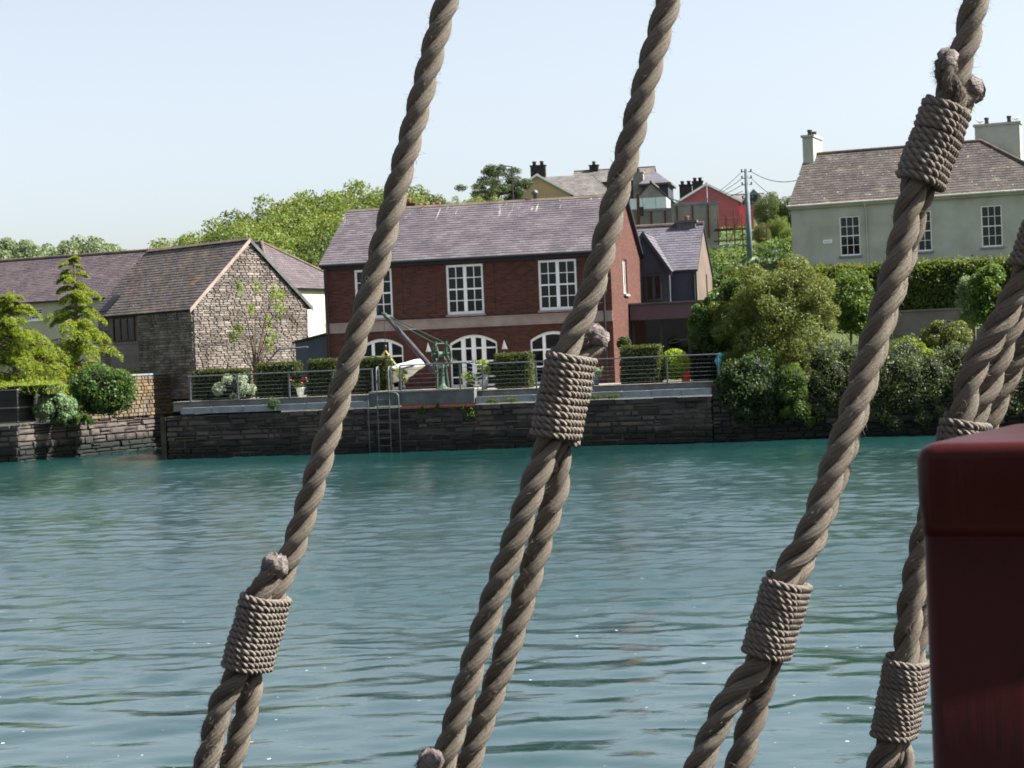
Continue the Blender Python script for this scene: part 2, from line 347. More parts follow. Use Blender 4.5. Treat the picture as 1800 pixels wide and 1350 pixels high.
def clipped_hedge(label, loc, rz, L, D, H, leafm='hedge', n=4500, size=.075, name='clipped_hedge', group='clipped hedge blocks along the terrace railing', jit=.03):
    o = thing(name, label, 'hedge', loc, rz, group)
    q = quads_obj('foliage', box_leaves(0, L, 0, D, .02, H, n, size, jit), LEAF[leafm], o)
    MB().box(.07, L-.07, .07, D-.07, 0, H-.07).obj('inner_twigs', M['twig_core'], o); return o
# ------------------------------------------------------------------ the setting: water, ground
def vnoise(x, y, seed=0):
    def h(i, j): n = np.sin(i*127.1+j*311.7+seed*74.7)*43758.5453; return n-np.floor(n)
    i, j = np.floor(x), np.floor(y); f, g = x-i, y-j; f = f*f*(3-2*f); g = g*g*(3-2*g)
    return (h(i, j)*(1-f)+h(i+1, j)*f)*(1-g)+(h(i, j+1)*(1-f)+h(i+1, j+1)*f)*g
def grid_obj(name, X, Y, Z, mat, smooth=True):
    nr, nc = X.shape; me = bpy.data.meshes.new(name); me.vertices.add(nr*nc); me.vertices.foreach_set('co', np.stack([X, Y, Z], 2).reshape(-1).astype(np.float32))
    i = np.arange(nr*nc).reshape(nr, nc); q = np.stack([i[:-1, :-1], i[:-1, 1:], i[1:, 1:], i[1:, :-1]], 2).reshape(-1)
    n = len(q)//4; me.loops.add(4*n); me.loops.foreach_set('vertex_index', q.astype(np.int32)); me.polygons.add(n)
    me.polygons.foreach_set('loop_start', np.arange(0, 4*n, 4, dtype=np.int32)); me.polygons.foreach_set('loop_total', np.full(n, 4, np.int32))
    me.update(calc_edges=True); me.materials.append(mat)
    if smooth: me.polygons.foreach_set('use_smooth', [True]*n)
    return tag(link(name, me), kind='structure')
t = NT('harbour water'); g = t.n('ShaderNodeNewGeometry').outputs['Position']; s = t.n('ShaderNodeSeparateXYZ'); t.l(g, s.inputs[0])
fine = t.noise(t.mapping(g, (1.7, 2.4, 1), (0, 0, .5)), 3.2, 4, .6)
foam = t.ramp(t.noise(g, 11, 2, .5), .735, .75)
c = t.mix(t.noise(g, .07, 3), hexc('0d2a29'), hexc('133736'))
c = t.mix(t.math('MULTIPLY', t.math('MULTIPLY', foam, t.ramp(t.noise(g, .35, 3), .45, .55)), t.ramp(t.math('MULTIPLY', s.outputs[1], .01), .22, .30, (1, 1, 1, 1), (0, 0, 0, 1))), c, hexc('c9d4d4'))
rf = t.n('ShaderNodeAttribute', attribute_name='ruffle').outputs['Fac']      # wavelets too small for the mesh blur the mirror
M['water'] = t.bsdf(c, t.math('MULTIPLY_ADD', rf, .16, .05), .5, t.math('MULTIPLY', fine, t.math('MULTIPLY_ADD', rf, 1.6, .5)), .45, .012); t.p.inputs['IOR'].default_value = 1.6
# real wavelets: many small wave trains; wind ruffles the open channel in patches, calmer in the lee of the ship and under the quay
xs = np.concatenate([np.linspace(-320, -28, 26), np.arange(-26, 26.01, .145), np.linspace(28, 320, 26)])
ys = np.concatenate([np.linspace(-120, 9, 16), 10+np.cumsum(np.linspace(.075, .16, 620)), np.linspace(86, 600, 40)])
X, Y = np.meshgrid(xs, ys); gw_ = np.random.default_rng(3)
q = Y + 16*(vnoise(X*.06+3, Y*.05, 5)-.5) + 9*(vnoise(X*.17+Y*.08, Y*.14, 6)-.5)
ruf = np.clip((q-19)/12, 0, 1)*np.clip((78-q)/14, .3, 1)*(.35+.9*vnoise(X*.12+Y*.05, Y*.16-X*.03, 8))
edge = np.clip((27-np.abs(X))/3, 0, 1)*np.clip((Y-9)/3, 0, 1)*np.clip((87-Y)/3, 0, 1)
Z = np.zeros_like(X)
for lo_, hi_, n_, slope, rough in ((1.4, 3.4, 14, .017, 0), (.55, 1.4, 26, .036, .018), (.3, .55, 36, .022, .085)):
    for i in range(n_):
        lam = lo_*(hi_/lo_)**gw_.random(); th = R(78)+gw_.normal()*.55; k = 2*math.pi/lam; a = slope/k*math.sqrt(2./n_); ph = gw_.random()*6.28
        wv = np.sin(k*(X*math.cos(th)+Y*math.sin(th))+ph+1.5*vnoise(X*.25, Y*.25, i))
        Z += wv*(a + rough/k*math.sqrt(2./n_)*ruf)
wt = grid_obj('water', X, Y, Z*edge, M['water']); at_ = wt.data.attributes.new('ruffle', 'FLOAT', 'POINT'); at_.data.foreach_set('value', ruf.reshape(-1).astype(np.float32))

def lerp_tab(x, xp, fp): return np.interp(x, xp, fp)
def height(X, Y):
    r = lerp_tab(Y, [0, 84, 100, 120, 180, 220, 320, 600], [2.0, 2.02, 6.3, 9.0, 14.2, 17.5, 21, 26])
    l = lerp_tab(Y, [0, 84, 110, 180, 320, 600], [2.0, 2.02, 2.6, 7.5, 15, 20])
    k = np.clip((X+14)/16, 0, 1); k = k*k*(3-2*k)
    z = l*(1-k)+r*k
    rt = lerp_tab(Y, [0, 78.9, 79.4, 88, 95, 120, 180, 220, 320, 600], [2.0, 2.0, 4.1, 5.6, 6.9, 9.0, 14.2, 17.5, 21, 26])
    kr = np.clip((X-10.4)/1.2, 0, 1); z = np.maximum(z, rt*kr)
    return z + .5*np.clip((Y-95)/60, 0, 1)*(vnoise(X*.12, Y*.12)-.5)
us = np.concatenate([np.linspace(-420, -60, 40), np.linspace(-58, -18, 30), [-17.29, -17.25], np.linspace(-17, -15, 8), [-14.92, -10.72, -10.68], np.linspace(-10, 30, 60), np.linspace(33, 100, 30), np.linspace(110, 420, 30)])
def v0(u): return 1.75 if u < -17.27 else (1.75+(u+17.27)*4.97 if u < -14.95 else (13.3 if u < -10.70 else .32))
tt = np.concatenate([np.linspace(0, .12, 70), np.linspace(.13, 1, 70)])
Ug = np.tile(us, (len(tt), 1)); Vg = np.array([[v0(u)+q*(560-v0(u)) for u in us] for q in tt])
XX = FB.o[0]+FB.u[0]*Ug+FB.v[0]*Vg; YY = FB.o[1]+FB.u[1]*Ug+FB.v[1]*Vg
ZZ = height(XX, YY); ZZ = np.where((Ug < -14.9) & (Vg < 9.5), 1.5, ZZ)
grid_obj('ground', XX, YY, ZZ, M['earth'])
def gh(P): return float(height(np.array(P[0]), np.array(P[1])))

# ------------------------------------------------------------------ stone walls: every stone a piece
def stone_meshes(mat, n=9, tag_='stone'):
    out = []
    for i in range(n):
        g = random.Random(50+i); j = lambda a: g.uniform(-a, a)
        cx = lambda x, z, y, a: (x+j(a), y+j(a*.5), z+j(a))
        V = [(0, 1, 0), (1, 1, 0), (1, 1, 1), (0, 1, 1)] + [cx(x, z, .22, .03) for x, z in ((0, 0), (1, 0), (1, 1), (0, 1))] + \
            [cx(x, z, .0, .07) for x, z in ((.05, .12), (.95, .12), (.95, .88), (.05, .88))] + [cx(.5, .5, -.06, .12)]
        Fc = [(4, 5, 9, 8), (5, 6, 10, 9), (6, 7, 11, 10), (7, 4, 8, 11), (0, 1, 5, 4), (1, 2, 6, 5), (2, 3, 7, 6), (3, 0, 4, 7), (8, 9, 12), (9, 10, 12), (10, 11, 12), (11, 8, 12)]
        out.append(MB().add(V, Fc).mesh(tag_, mat))
    return out
def stone_wall(parent, L, z0, z1, hs, ls, meshes, depth=.28, gap=.017, seed=1, top=None, rough=.03, name='stone', bigtop=0):
    g = random.Random(seed); z = z1; cnt = 0; first = True
    while z > z0:
        h = g.uniform(*hs)*(1+bigtop if first else 1); x = -g.uniform(0, ls[0]*.5)
        while x < L:
            l = g.uniform(*ls)*(1+bigtop*.5 if first else 1); x0, x1 = max(x, 0), min(x+l, L); hh = h
            sub = [(z-h, h)] if (g.random() > .22 or h < .16) else [(z-h, h*.5), (z-h*.5, h*.5)]
            if x1-x0 > .06:
                for zb, hb in sub:
                    o = link(name, g.choice(meshes), parent, (x0+gap, g.uniform(-rough, rough), zb+gap)); o.scale = (x1-x0-2*gap, depth, hb-2*gap-(g.uniform(0, .05) if first else 0)); cnt += 1
            x += l
        z -= h; first = False
    return cnt
def stone_mesh(mb, L, ztop, z0, hs, ls, seed, depth=.1, gap=.012, y=0, rough=.02, x_of=None):
    """many small stones joined into one mesh; ztop(x) gives the wall head; front faces -y"""
    g = random.Random(seed); z = z0; zm = max(ztop(L*i/20) for i in range(21))
    while z < zm:
        h = g.uniform(*hs); x = -g.uniform(0, ls[0])
        while x < L:
            l = g.uniform(*ls); a, b = max(x, 0)+gap, min(x+l, L)-gap; zt = min(z+h-gap, ztop((a+b)/2)-.01)
            if b-a > .05 and zt-z > .03 and ztop((a+b)/2) > z+.03:
                d = g.uniform(-rough, rough); e = .018
                mb.add([(a, y, z), (b, y, z), (b, y, zt), (a, y, zt), (a+e+g.uniform(0, .01), y-depth*.4+d, z+e*.7), (b-e, y-depth*.4+d+g.uniform(-.01, .01), z+e*.7), (b-e-g.uniform(0, .015), y-depth*.4+d, zt-e), (a+e, y-depth*.4+d, zt-e*.7)],
                       [(4, 5, 6, 7), (0, 1, 5, 4), (1, 2, 6, 5), (2, 3, 7, 6), (3, 0, 4, 7)])
            x += l
        z += h
    return mb
qm = stone_meshes(M['quay'])
q = thing('quay_wall', 'dark coursed stone quay wall under the railed terrace, rising from the water', 'wall', FB.w(-10.7, 0, 0), FB.rz)
MB().box(.06, 19.7, .062, 1.2, -1.5, 1.52).obj('wall_core', M['quay_mortar'], q)
stone_wall(q, 19.75, -.35, 1.58, (.12, .32), (.22, .95), qm, seed=4, rough=.06, bigtop=.25)
e = link('end_core', MB().box(.06, 13, -.3, -.1, -1.5, 1.5).mesh('end_core', M['quay_mortar']), q, (0, 13.2, 0), -R(90))
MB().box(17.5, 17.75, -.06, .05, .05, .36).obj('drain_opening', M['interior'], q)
rw = thing('quay_wall', 'low dark stone quay wall overhung by waterside bushes', 'wall', FB.w(9.05, .06, 0), FB.rz)
MB().box(.0, 30, .12, 1.2, -1.5, 1.98).obj('wall_core', M['quay_mortar'], rw)
stone_wall(rw, 14.5, -.2, 1.62, (.16, .26), (.3, .7), qm, seed=9, rough=.03)
lm = stone_meshes(M['left_stone'])
lw = thing('harbour_wall', 'sunlit grey stone harbour wall running back below the ivy bush', 'wall', FB.w(-17.27, 1.61, 0), FB.rz+math.atan2(9.79, 1.97))
Lw = 12.2
MB().box(0, Lw, .1, .9, -1.5, 1.35).obj('wall_core', M['quay_mortar'], lw)
lw.rotation_euler[2] = FB.rz+math.atan2(9.79, 1.97)
stone_wall(lw, Lw, -.3, 1.42, (.15, .3), (.35, 1.1), lm, seed=14, rough=.04, bigtop=.2)
zt = lambda x: 1.45+min(1, max(0, (x-4.4)/1.6))*1.62
mb = stone_mesh(MB(), Lw, zt, 1.40, (.11, .2), (.18, .45), 3, .16); tag(mb.obj('upper_rubble', M['orange_rubble'], lw), kind='stuff')
MB().prism([(4.6, .1, 1.36), (Lw, .1, 1.36), (Lw, .1, 3.05), (6.0, .1, 3.05)], (0, .45, 0)).obj('upper_core', M['joint'], lw)
for i in range(7):
    MB().box(6+i*.9, 6.88+i*.9, -.06, .6, 3.06, 3.13+random.uniform(0, .02)).obj('capstone', M['cement'], lw)
fwl = thing('harbour_wall', 'shaded stone harbour wall end facing the channel below the dark planter', 'wall', FB.w(-32, 1.61, 0), FB.rz)
MB().box(0, 14.6, .1, .9, -1.5, 1.35).obj('wall_core', M['quay_mortar'], fwl)
stone_wall(fwl, 14.72, -.3, 1.42, (.18, .32), (.4, 1.0), lm, seed=21, rough=.03, bigtop=.2)

# coping and kerb of the terrace
cp = thing('coping', 'pale concrete coping blocks along the edge of the railed terrace', 'coping', FB.w(0, 0, 0), FB.rz)
for a, b in ((-10.12, -3.02), (.82, 9.05)):
    n = int((b-a)/1.02); st = (b-a)/n
    for i in range(n): MB().box(a+i*st+.008, a+(i+1)*st-.008, -.02+random.uniform(-.008, .008), .36, 1.605, 1.83+random.uniform(-.006, .006)).obj('block', M['cement'], cp)
    MB().box(a+.15, b, .362, .62, 1.6, 2.04).obj('kerb', M['cement_dark'], cp)
tr = tag(MB().box(-10.6, 9.0, .5, 5.7, 1.7, 2.05).obj('terrace', M['paving'], None, loc=FB.w(0, 0, 0), rz=FB.rz), kind='structure')
pl = thing('crane_plinth', 'concrete and brick plinth carrying the green hand crane', 'plinth', FB.w(0, 0, 0), FB.rz)
MB().box(-3.0, .79, -.1, 1.6, 1.64, 2.09).obj('concrete_body', M['cement_dark'], pl)
MB().box(-3.02, .81, -.13, 1.62, 2.092, 2.15).obj('top_slab', M['paving'], pl)
for r in range(2):
    for i in range(12): MB().box(-1.95+i*.228+r*.1, -1.95+i*.228+.218+r*.1, -.09, .1, 1.5+r*.073, 1.5+r*.073+.063).obj('brick', M['terracotta'], pl)
# ------------------------------------------------------------------ building kit
def slates(mb, o, ux, up, Lu, Ls, sw=.27, sh=.22, lim=None, th=.018, seed=1):
    g = random.Random(seed); o, ux, up = map(lambda a: np.array(a, float), (o, ux, up)); up = up/np.linalg.norm(up); ux = ux/np.linalg.norm(ux); nn = np.cross(ux, up)
    r = 0; s = 0.
    while s < Ls-.02:
        a, b = lim(s+sh*.5) if lim else (0, Lu); x = a - (r % 2)*sw*.5
        while x < b:
            x0, x1 = max(x, a)+.004, min(x+sw, b)-.004
            if x1-x0 > .03:
                e = g.uniform(0, .012); l = min(sh*1.12, Ls-s); lift = th+g.uniform(0, .008)
                p = lambda xx, ss, h: o+ux*xx+up*ss+nn*h
                mb.add([p(x0, s-e, lift), p(x1, s-e+g.uniform(-.006, .006), lift), p(x1, s+l, .004), p(x0, s+l, .004), p(x0, s-e, -.005), p(x1, s-e, -.005)], [(0, 1, 2, 3), (4, 5, 1, 0), (0, 3, 4), (5, 2, 1)])
            x += sw
        s += sh; r += 1
    return mb
def roof_slope(parent, o, ux, up, Lu, Ls, mat, lim=None, sw=.27, sh=.22, seed=1, th=.09, name='roof_slope', poly=None):
    """slab of one roof slope with its courses of slates laid on it"""
    o, ux, up = map(lambda a: np.array(a, float), (o, ux, up)); up = up/np.linalg.norm(up); ux = ux/np.linalg.norm(ux); nn = np.cross(ux, up)
    if lim is None: P = [(0, 0), (Lu, 0), (Lu, Ls), (0, Ls)]
    else: a0, b0 = lim(0); a1, b1 = lim(Ls-.01); P = [(a0, 0), (b0, 0), (b1, Ls), (a1, Ls)]
    ro = MB().prism([o+ux*a+up*b-nn*.004 for a, b in P], -nn*th).obj(name, M['dark_metal'], parent)
    tag(slates(MB(), o, ux, up, Lu, Ls, sw, sh, lim, seed=seed).obj('slates', mat, ro), kind='stuff'); return ro
def wall_holes(mb, W, H, holes, x0=0, z0=0, th=.3, y=0):
    """vertical wall in the local xz plane (front at y, faces -y) with rectangular openings (xa,xb,za,zb) and their reveals"""
    X = sorted({x0, x0+W, *[h[0] for h in holes], *[h[1] for h in holes]}); Z = sorted({z0, z0+H, *[h[2] for h in holes], *[h[3] for h in holes]})
    for i in range(len(X)-1):
        for j in range(len(Z)-1):
            cx, cz = (X[i]+X[i+1])/2, (Z[j]+Z[j+1])/2
            if any(h[0] < cx < h[1] and h[2] < cz < h[3] for h in holes): continue
            mb.add([(X[i], y, Z[j]), (X[i+1], y, Z[j]), (X[i+1], y, Z[j+1]), (X[i], y, Z[j+1])], [(0, 1, 2, 3)])
    for a, b, c, d in holes:
        mb.add([(a, y, c), (b, y, c), (b, y, d), (a, y, d), (a, y+th, c), (b, y+th, c), (b, y+th, d), (a, y+th, d)], [(0, 4, 5, 1), (1, 5, 6, 2), (2, 6, 7, 3), (3, 7, 4, 0)])
    return mb
PANE = {}
def pane_mesh(w, h):
    k = (round(w, 3), round(h, 3))
    if k not in PANE: PANE[k] = MB().box(0, w, 0, .012, 0, h).mesh('pane', M['glass'])
    return PANE[k]
def window(parent, x0, x1, z0, z1, y=.1, cols=2, rows=4, split=1, fr=.06, bar=.022, name='window', sill=None, mat=None, curtain=False, back=.25, sash=True):
    """white framed sash window; split = number of side-by-side sashes; panes are pieces of their own"""
    mat = mat or M['white']; mb = MB(); W = x1-x0
    mb.box(x0, x0+fr, y, y+.08, z0, z1).box(x1-fr, x1, y, y+.08, z0, z1).box(x0+fr, x1-fr, y+.001, y+.08, z0, z0+fr*1.25).box(x0+fr, x1-fr, y+.001, y+.08, z1-fr, z1)
    sw = (W-2*fr-(split-1)*fr*1.5)/split; panes = []
    for s in range(split):
        a = x0+fr+s*(sw+fr*1.5); b = a+sw; za, zb = z0+fr*1.25, z1-fr
        if s < split-1: mb.box(b, b+fr*1.5, y-.004, y+.08, za, zb)
        pw = (sw-(cols-1)*bar)/cols; ph = (zb-za-(rows-1)*bar)/rows
        for c in range(1, cols): mb.box(a+c*(pw+bar)-bar, a+c*(pw+bar), y+.012, y+.06, za, zb)
        for r in range(1, rows):
            k = 1.9 if (sash and r == rows//2) else 1
            mb.box(a, b, y+(.008 if k > 1 else .014), y+.058, za+r*(ph+bar)-bar*(.5+k/2), za+r*(ph+bar)-bar*(.5-k/2))
        panes += [(a+c*(pw+bar), za+r*(ph+bar), pw, ph) for c in range(cols) for r in range(rows)]
    o = mb.obj(name, mat, parent)
    for px, pz, pw, ph in panes: link('pane', pane_mesh(pw, ph), o, (px, y+.035, pz))
    if not curtain and mat is M['white'] and rows > 1:
        MB().box(x0+fr, x0+fr+W*random.uniform(.12, .25), y+back-.03, y+back-.01, z0, z1).obj('curtain', M['curtain'], o)
    MB().add([(x0, y+back, z0), (x1, y+back, z0), (x1, y+back, z1), (x0, y+back, z1)], [(0, 1, 2, 3)]).obj('dark_backing', M['curtain'] if curtain else M['interior'], o)  # flat sheet behind the panes, dark colour stands for the unlit room
    if sill: MB().box(x0-.07, x1+.07, y-.16, y+.06, z0-.09, z0-.002).obj('sill', sill, o)
    return o
def chimney(parent, x0, x1, y0, y1, z0, z1, mat, pots=2, potmat=None, pr=.1, ph=.3, name='chimney', cap=.1):
    c = MB().box(x0, x1, y0, y1, z0, z1-cap).obj(name, mat, parent)
    MB().box(x0-.07, x1+.07, y0-.07, y1+.07, z1-cap+.002, z1).obj('cap', mat, c)
    for i in range(pots):
        k = (i+.5)/pots; along = (x1-x0) > (y1-y0)
        px = x0+(x1-x0)*k if along else (x0+x1)/2; py = (y0+y1)/2 if along else y0+(y1-y0)*k
        MB().lathe([(pr, 0), (pr*.85, ph*.6), (pr*1.1, ph*.8), (pr*1.1, ph)], 12, (px, py, z1)).obj('chimney_pot', potmat or M['terracotta'], c, True)
    return c
def gable_house(name, label, fr, u0, u1, v0_, v1, z0, ze, zr, wall, slate, ridge='u', over=.15, barge=None, sw=.3, sh=.25, group=None, back=True):
    """simple house box with a pitched roof; ridge along u or v"""
    t = thing(name, label, 'house', fr.w(u0, v0_, z0), fr.rz, group); W, D = u1-u0, v1-v0_; e, r = ze-z0, zr-z0
    mb = MB()
    if ridge == 'u':
        mb.prism([(0, 0, 0), (0, D, 0), (0, D, e), (0, D/2, r), (0, 0, e)], (W, 0, 0)); sl = math.hypot(D/2, r-e); k = over*(r-e)/(D/2)
        roof_slope(t, (-over*.5, -over, e-k+.03), (1, 0, 0), (0, D/2, r-e), W+over, sl*(1+over/(D/2)), slate, sw=sw, sh=sh, seed=len(label))
        roof_slope(t, (W+over*.5, D+over, e-k+.03), (-1, 0, 0), (0, -D/2, r-e), W+over, sl*(1+over/(D/2)), slate, sw=sw, sh=sh, seed=len(label)+1)
        MB().tube([(-over*.5, D/2, r+.05), (W+over*.5, D/2, r+.05)], .1, 8).obj('ridge_tiles', M['ridge'], t)
        if barge:
            for x in (-over*.5-.04, W+over*.5): MB().prism([(x, -over, e-k-.1), (x, D/2, r-.1), (x, D+over, e-k-.1), (x, D+over, e-k+.1), (x, D/2, r+.1), (x, -over, e-k+.1)], (.04, 0, 0)).obj('bargeboard', barge, t)
    else:
        mb.prism([(0, 0, 0), (W, 0, 0), (W, 0, e), (W/2, 0, r), (0, 0, e)][::-1], (0, D, 0)); sl = math.hypot(W/2, r-e); k = over*(r-e)/(W/2)
        roof_slope(t, (W+over, -over*.5, e-k+.03), (0, 1, 0), (-W/2, 0, r-e), D+over, sl*(1+over/(W/2)), slate, sw=sw, sh=sh, seed=len(label))
        roof_slope(t, (-over, D+over*.5, e-k+.03), (0, -1, 0), (W/2, 0, r-e), D+over, sl*(1+over/(W/2)), slate, sw=sw, sh=sh, seed=len(label)+1)
        MB().tube([(W/2, -over*.5, r+.05), (W/2, D+over*.5, r+.05)], .1, 8).obj('ridge_tiles', M['ridge'], t)
        if barge:
            for sx in (-1, 1):
                xe = W/2+sx*(W/2+over)
                MB().prism([(xe, -over*.5-.05, e-k-.12), (W/2, -over*.5-.05, r-.12), (W/2, -over*.5-.05, r+.1), (xe, -over*.5-.05, e-k+.1)], (0, .05, 0)).obj('bargeboard', barge, t)
    mb.obj('walls', wall, t); return t

# ------------------------------------------------------------------ the brick house
bh = thing('brick_house', 'two storey red brick house with arched ground floor openings and slate roof', 'house', FB.w(-6.25, 5.5, 2.0), FB.rz)
W, D, E_, RZ = 11.15, 7.9, 5.02, 7.30
ups = [(1.22, 2.70), (4.83, 6.27), (8.39, 9.85)]; arches = [(1.32, 3.03), (4.86, 6.70), (7.98, 9.72)]
panels = [(3.09, 4.42, 2.95, 4.8), (6.68, 7.98, 2.95, 4.8)]
holes = [(a, b, 2.87, 4.75) for a, b in ups] + [(a, b, .12, 2.08) for a, b in arches]
mb = wall_holes(MB(), W, E_, holes + panels, 0, 0, .14)
for a, b, c, d in panels: mb.add([(a, .03, c), (b, .03, c), (b, .03, d), (a, .03, d)], [(0, 1, 2, 3)])
ARC = {}
for a, b in arches:                     # spandrels make the segmental arches
    n = 12; rise = .30; cxm = (a+b)/2; hw = (b-a)/2; arc = [(a+(b-a)*i/n, 2.08-rise*(((a+(b-a)*i/n)-cxm)/hw)**2) for i in range(n+1)]
    mb.add([(x, -.001, 2.08) for x, _ in arc] + [(x, -.001, z) for x, z in arc] + [(x, .14, z) for x, z in arc],
           [(n+1+i, n+2+i, i+1, i) for i in range(n)] + [(2*n+2+i, 2*n+3+i, n+2+i, n+1+i) for i in range(n)])
    ARC[a] = arc
wf = mb.obj('front_wall', M['brick'], bh)
gw = [(3.1, 4.05, 3.45, 4.8)]
mb = wall_holes(MB(), D, E_, gw, 0, 0, .12)
mb.add([(0, 0, E_), (D, 0, E_), (D/2, 0, RZ-.05)], [(0, 1, 2)])
o = mb.obj('gable_wall', M['brick'], bh); o.location = (W, 0, 0); o.rotation_euler = (0, 0, R(90))
gwin = window(o, 3.1, 4.05, 3.45, 4.8, .07, 1, 1, 2, .06, .02, sill=M['string'])
mb = MB().add([(0, D, 0), (0, 0, 0), (0, 0, E_), (0, D/2, RZ-.05), (0, D, E_)], [(0, 1, 2, 3, 4)]); mb.add([(W, D, 0), (0, D, 0), (0, D, E_), (W, D, E_)], [(0, 1, 2, 3)]); mb.obj('rear_walls', M['brick'], bh)
for i, (a, b) in enumerate(ups): window(bh, a, b, 2.87, 4.75, .05, 2, 4, 2, .085, .03)
MB().box(0, W+.002, -.05, .0, 2.42, 2.70).obj('string_course', M['string'], bh)
MB().box(-.0, W+.002, -.075, -.002, 2.702, 2.75).obj('string_course_drip', M['string'], bh); MB().box(0, W+.001, -.06, -.002, 2.36, 2.418).obj('string_course_bead', M['string'], bh)
for a, b in ups:
    MB().box(a-.05, b+.05, -.07, .045, 2.79, 2.868).obj('sill', M['string'], bh)
# brick arches over the openings, one voussoir at a time
for a, b in arches:
    n = 22; cxm = (a+b)/2; hw = (b-a)/2
    for i in range(n):
        k0, k1 = a-.02+(b-a+.04)*i/n, a-.02+(b-a+.04)*(i+.88)/n; f = lambda x: 2.08-.30*((x-cxm)/hw)**2; le = lambda x: (x-cxm)*.12
        MB().prism([(k0, -.014, f(k0)+.004), (k1, -.014, f(k1)+.004), (k1+le(k1), -.014, f(k1)+.235), (k0+le(k0), -.014, f(k0)+.235)], (0, .013, 0)).obj('arch_brick', M['brick'], bh)
def arched_opening(a, b, doors):
    mb = MB(); arc = ARC[a]; y = .06; fr = .07; n = len(arc)-1; z0 = .12
    f = lambda x: 2.08-.30*((x-(a+b)/2)/((b-a)/2))**2
    mb.add([(x, y, z-.001) for x, z in arc]+[(x, y, z-.11) for x, z in arc]+[(x, y+.08, z-.11) for x, z in arc], [(n+1+i, n+2+i, i+1, i) for i in range(n)]+[(2*n+2+i, 2*n+3+i, n+2+i, n+1+i) for i in range(n)])
    W_ = b-a; xs_ = [a, a+W_*.285, a+W_*.5, a+W_*.715, b] if doors else [a, a+W_*.3, a+W_*.7, b]
    for i, x in enumerate(xs_):
        wd = .085 if (doors and 0 < i < 4) else .06; xa = max(a, x-wd); xb = min(b, x+wd); mb.box(xa, xb, y-.006, y+.08, z0, min(f(xa), f(xb))-.03)
    rows = [.0, .34, .92, 1.42] if doors else [.0, .62, 1.25]
    for i, r in enumerate(rows): mb.box(a+.03, b-.03, y, y+.07, z0+r+(.0 if i else 0), z0+r+(.09 if i == 0 else .06))
    o = mb.obj('glazed_doors' if doors else 'arched_window', M['white'], bh); ed = [z0+r for r in rows]
    for i in range(len(xs_)-1):
        xa, xb = xs_[i]+.04, xs_[i+1]-.04
        for j in range(len(rows)):
            za = ed[j]+.05; zb = ed[j+1]+.01 if j+1 < len(rows) else None
            if zb: MB().box(xa, xb, y+.03, y+.042, za, zb).obj('pane', M['glass'], o)
            else: MB().prism([(xa, y+.03, za), (xb, y+.03, za), (xb, y+.03, f(xb)-.06), ((xa+xb)/2, y+.03, f((xa+xb)/2)-.06), (xa, y+.03, f(xa)-.06)], (0, .012, 0)).obj('pane', M['glass'], o)
    if doors:
        for s in (-1, 1): MB().tube([((a+b)/2+s*.05, y-.03, 1.0), ((a+b)/2+s*.05, y-.03, 1.14)], .012, 6).obj('handle', M['steel'], o)
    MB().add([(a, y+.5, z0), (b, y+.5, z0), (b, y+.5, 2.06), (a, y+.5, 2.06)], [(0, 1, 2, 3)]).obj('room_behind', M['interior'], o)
    MB().box(a+.06, a+.42, y+.3, y+.34, z0, 1.75).obj('curtain', M['curtain'], o)
for i, (a, b) in enumerate(arches): arched_opening(a, b, i == 1)
# roof, ridge, gutters, pipes, vent
sl = math.hypot(D/2+.2, RZ-E_+.08)
roof_slope(bh, (-.12, -.2, E_-.02), (1, 0, 0), (0, D/2+.2, RZ-E_+.08), W+.24, sl, M['slate_brick'], sw=.26, sh=.2, seed=3)
roof_slope(bh, (W+.12, D+.2, E_-.02), (-1, 0, 0), (0, -D/2-.2, RZ-E_+.08), W+.24, sl, M['slate_brick'], sw=.26, sh=.2, seed=4)
for i in range(25): MB().prism([(-.12+i*.4556, D/2-.16, RZ+.0), (-.12+i*.4556, D/2, RZ+.1), (-.12+i*.4556, D/2+.16, RZ+.0), (-.12+i*.4556, D/2+.13, RZ-.03), (-.12+i*.4556, D/2-.13, RZ-.03)], (.445, 0, 0)).obj('ridge_tile', M['ridge'], bh)
MB().tube([(-.1, -.24, E_-.06), (W+.1, -.24, E_-.06)], .055, 8).obj('gutter', M['dark_metal'], bh)
MB().box(-.05, W+.05, -.14, -.005, E_-.2, E_-.03).obj('soffit_board', M['dark_metal'], bh)
for x in (.14, 10.87):
    MB().tube([(x, -.22, E_-.1), (x, -.1, E_-.35), (x, -.09, 2.9), (x, -.13, 2.65), (x, -.1, 2.3), (x, -.09, .05)], .042, 8).obj('downpipe', M['dark_metal'], bh, True)
for s in (0, 1):
    yy = -.21 if s == 0 else D+.21
    MB().prism([(W+.13, yy, E_-.12), (W+.13, D/2, RZ-.06), (W+.13, D/2, RZ+.07), (W+.13, yy, E_+.01)], (.025, 0, 0)).obj('verge', M['dark_metal'], bh)
vn = MB().lathe([(.07, 0), (.07, .22), (.12, .23), (.14, .3), (.09, .38), (.02, .42)], 12, (7.6, D/2+.1, RZ+.05)); vn.obj('roof_vent', M['steel'], bh, True)
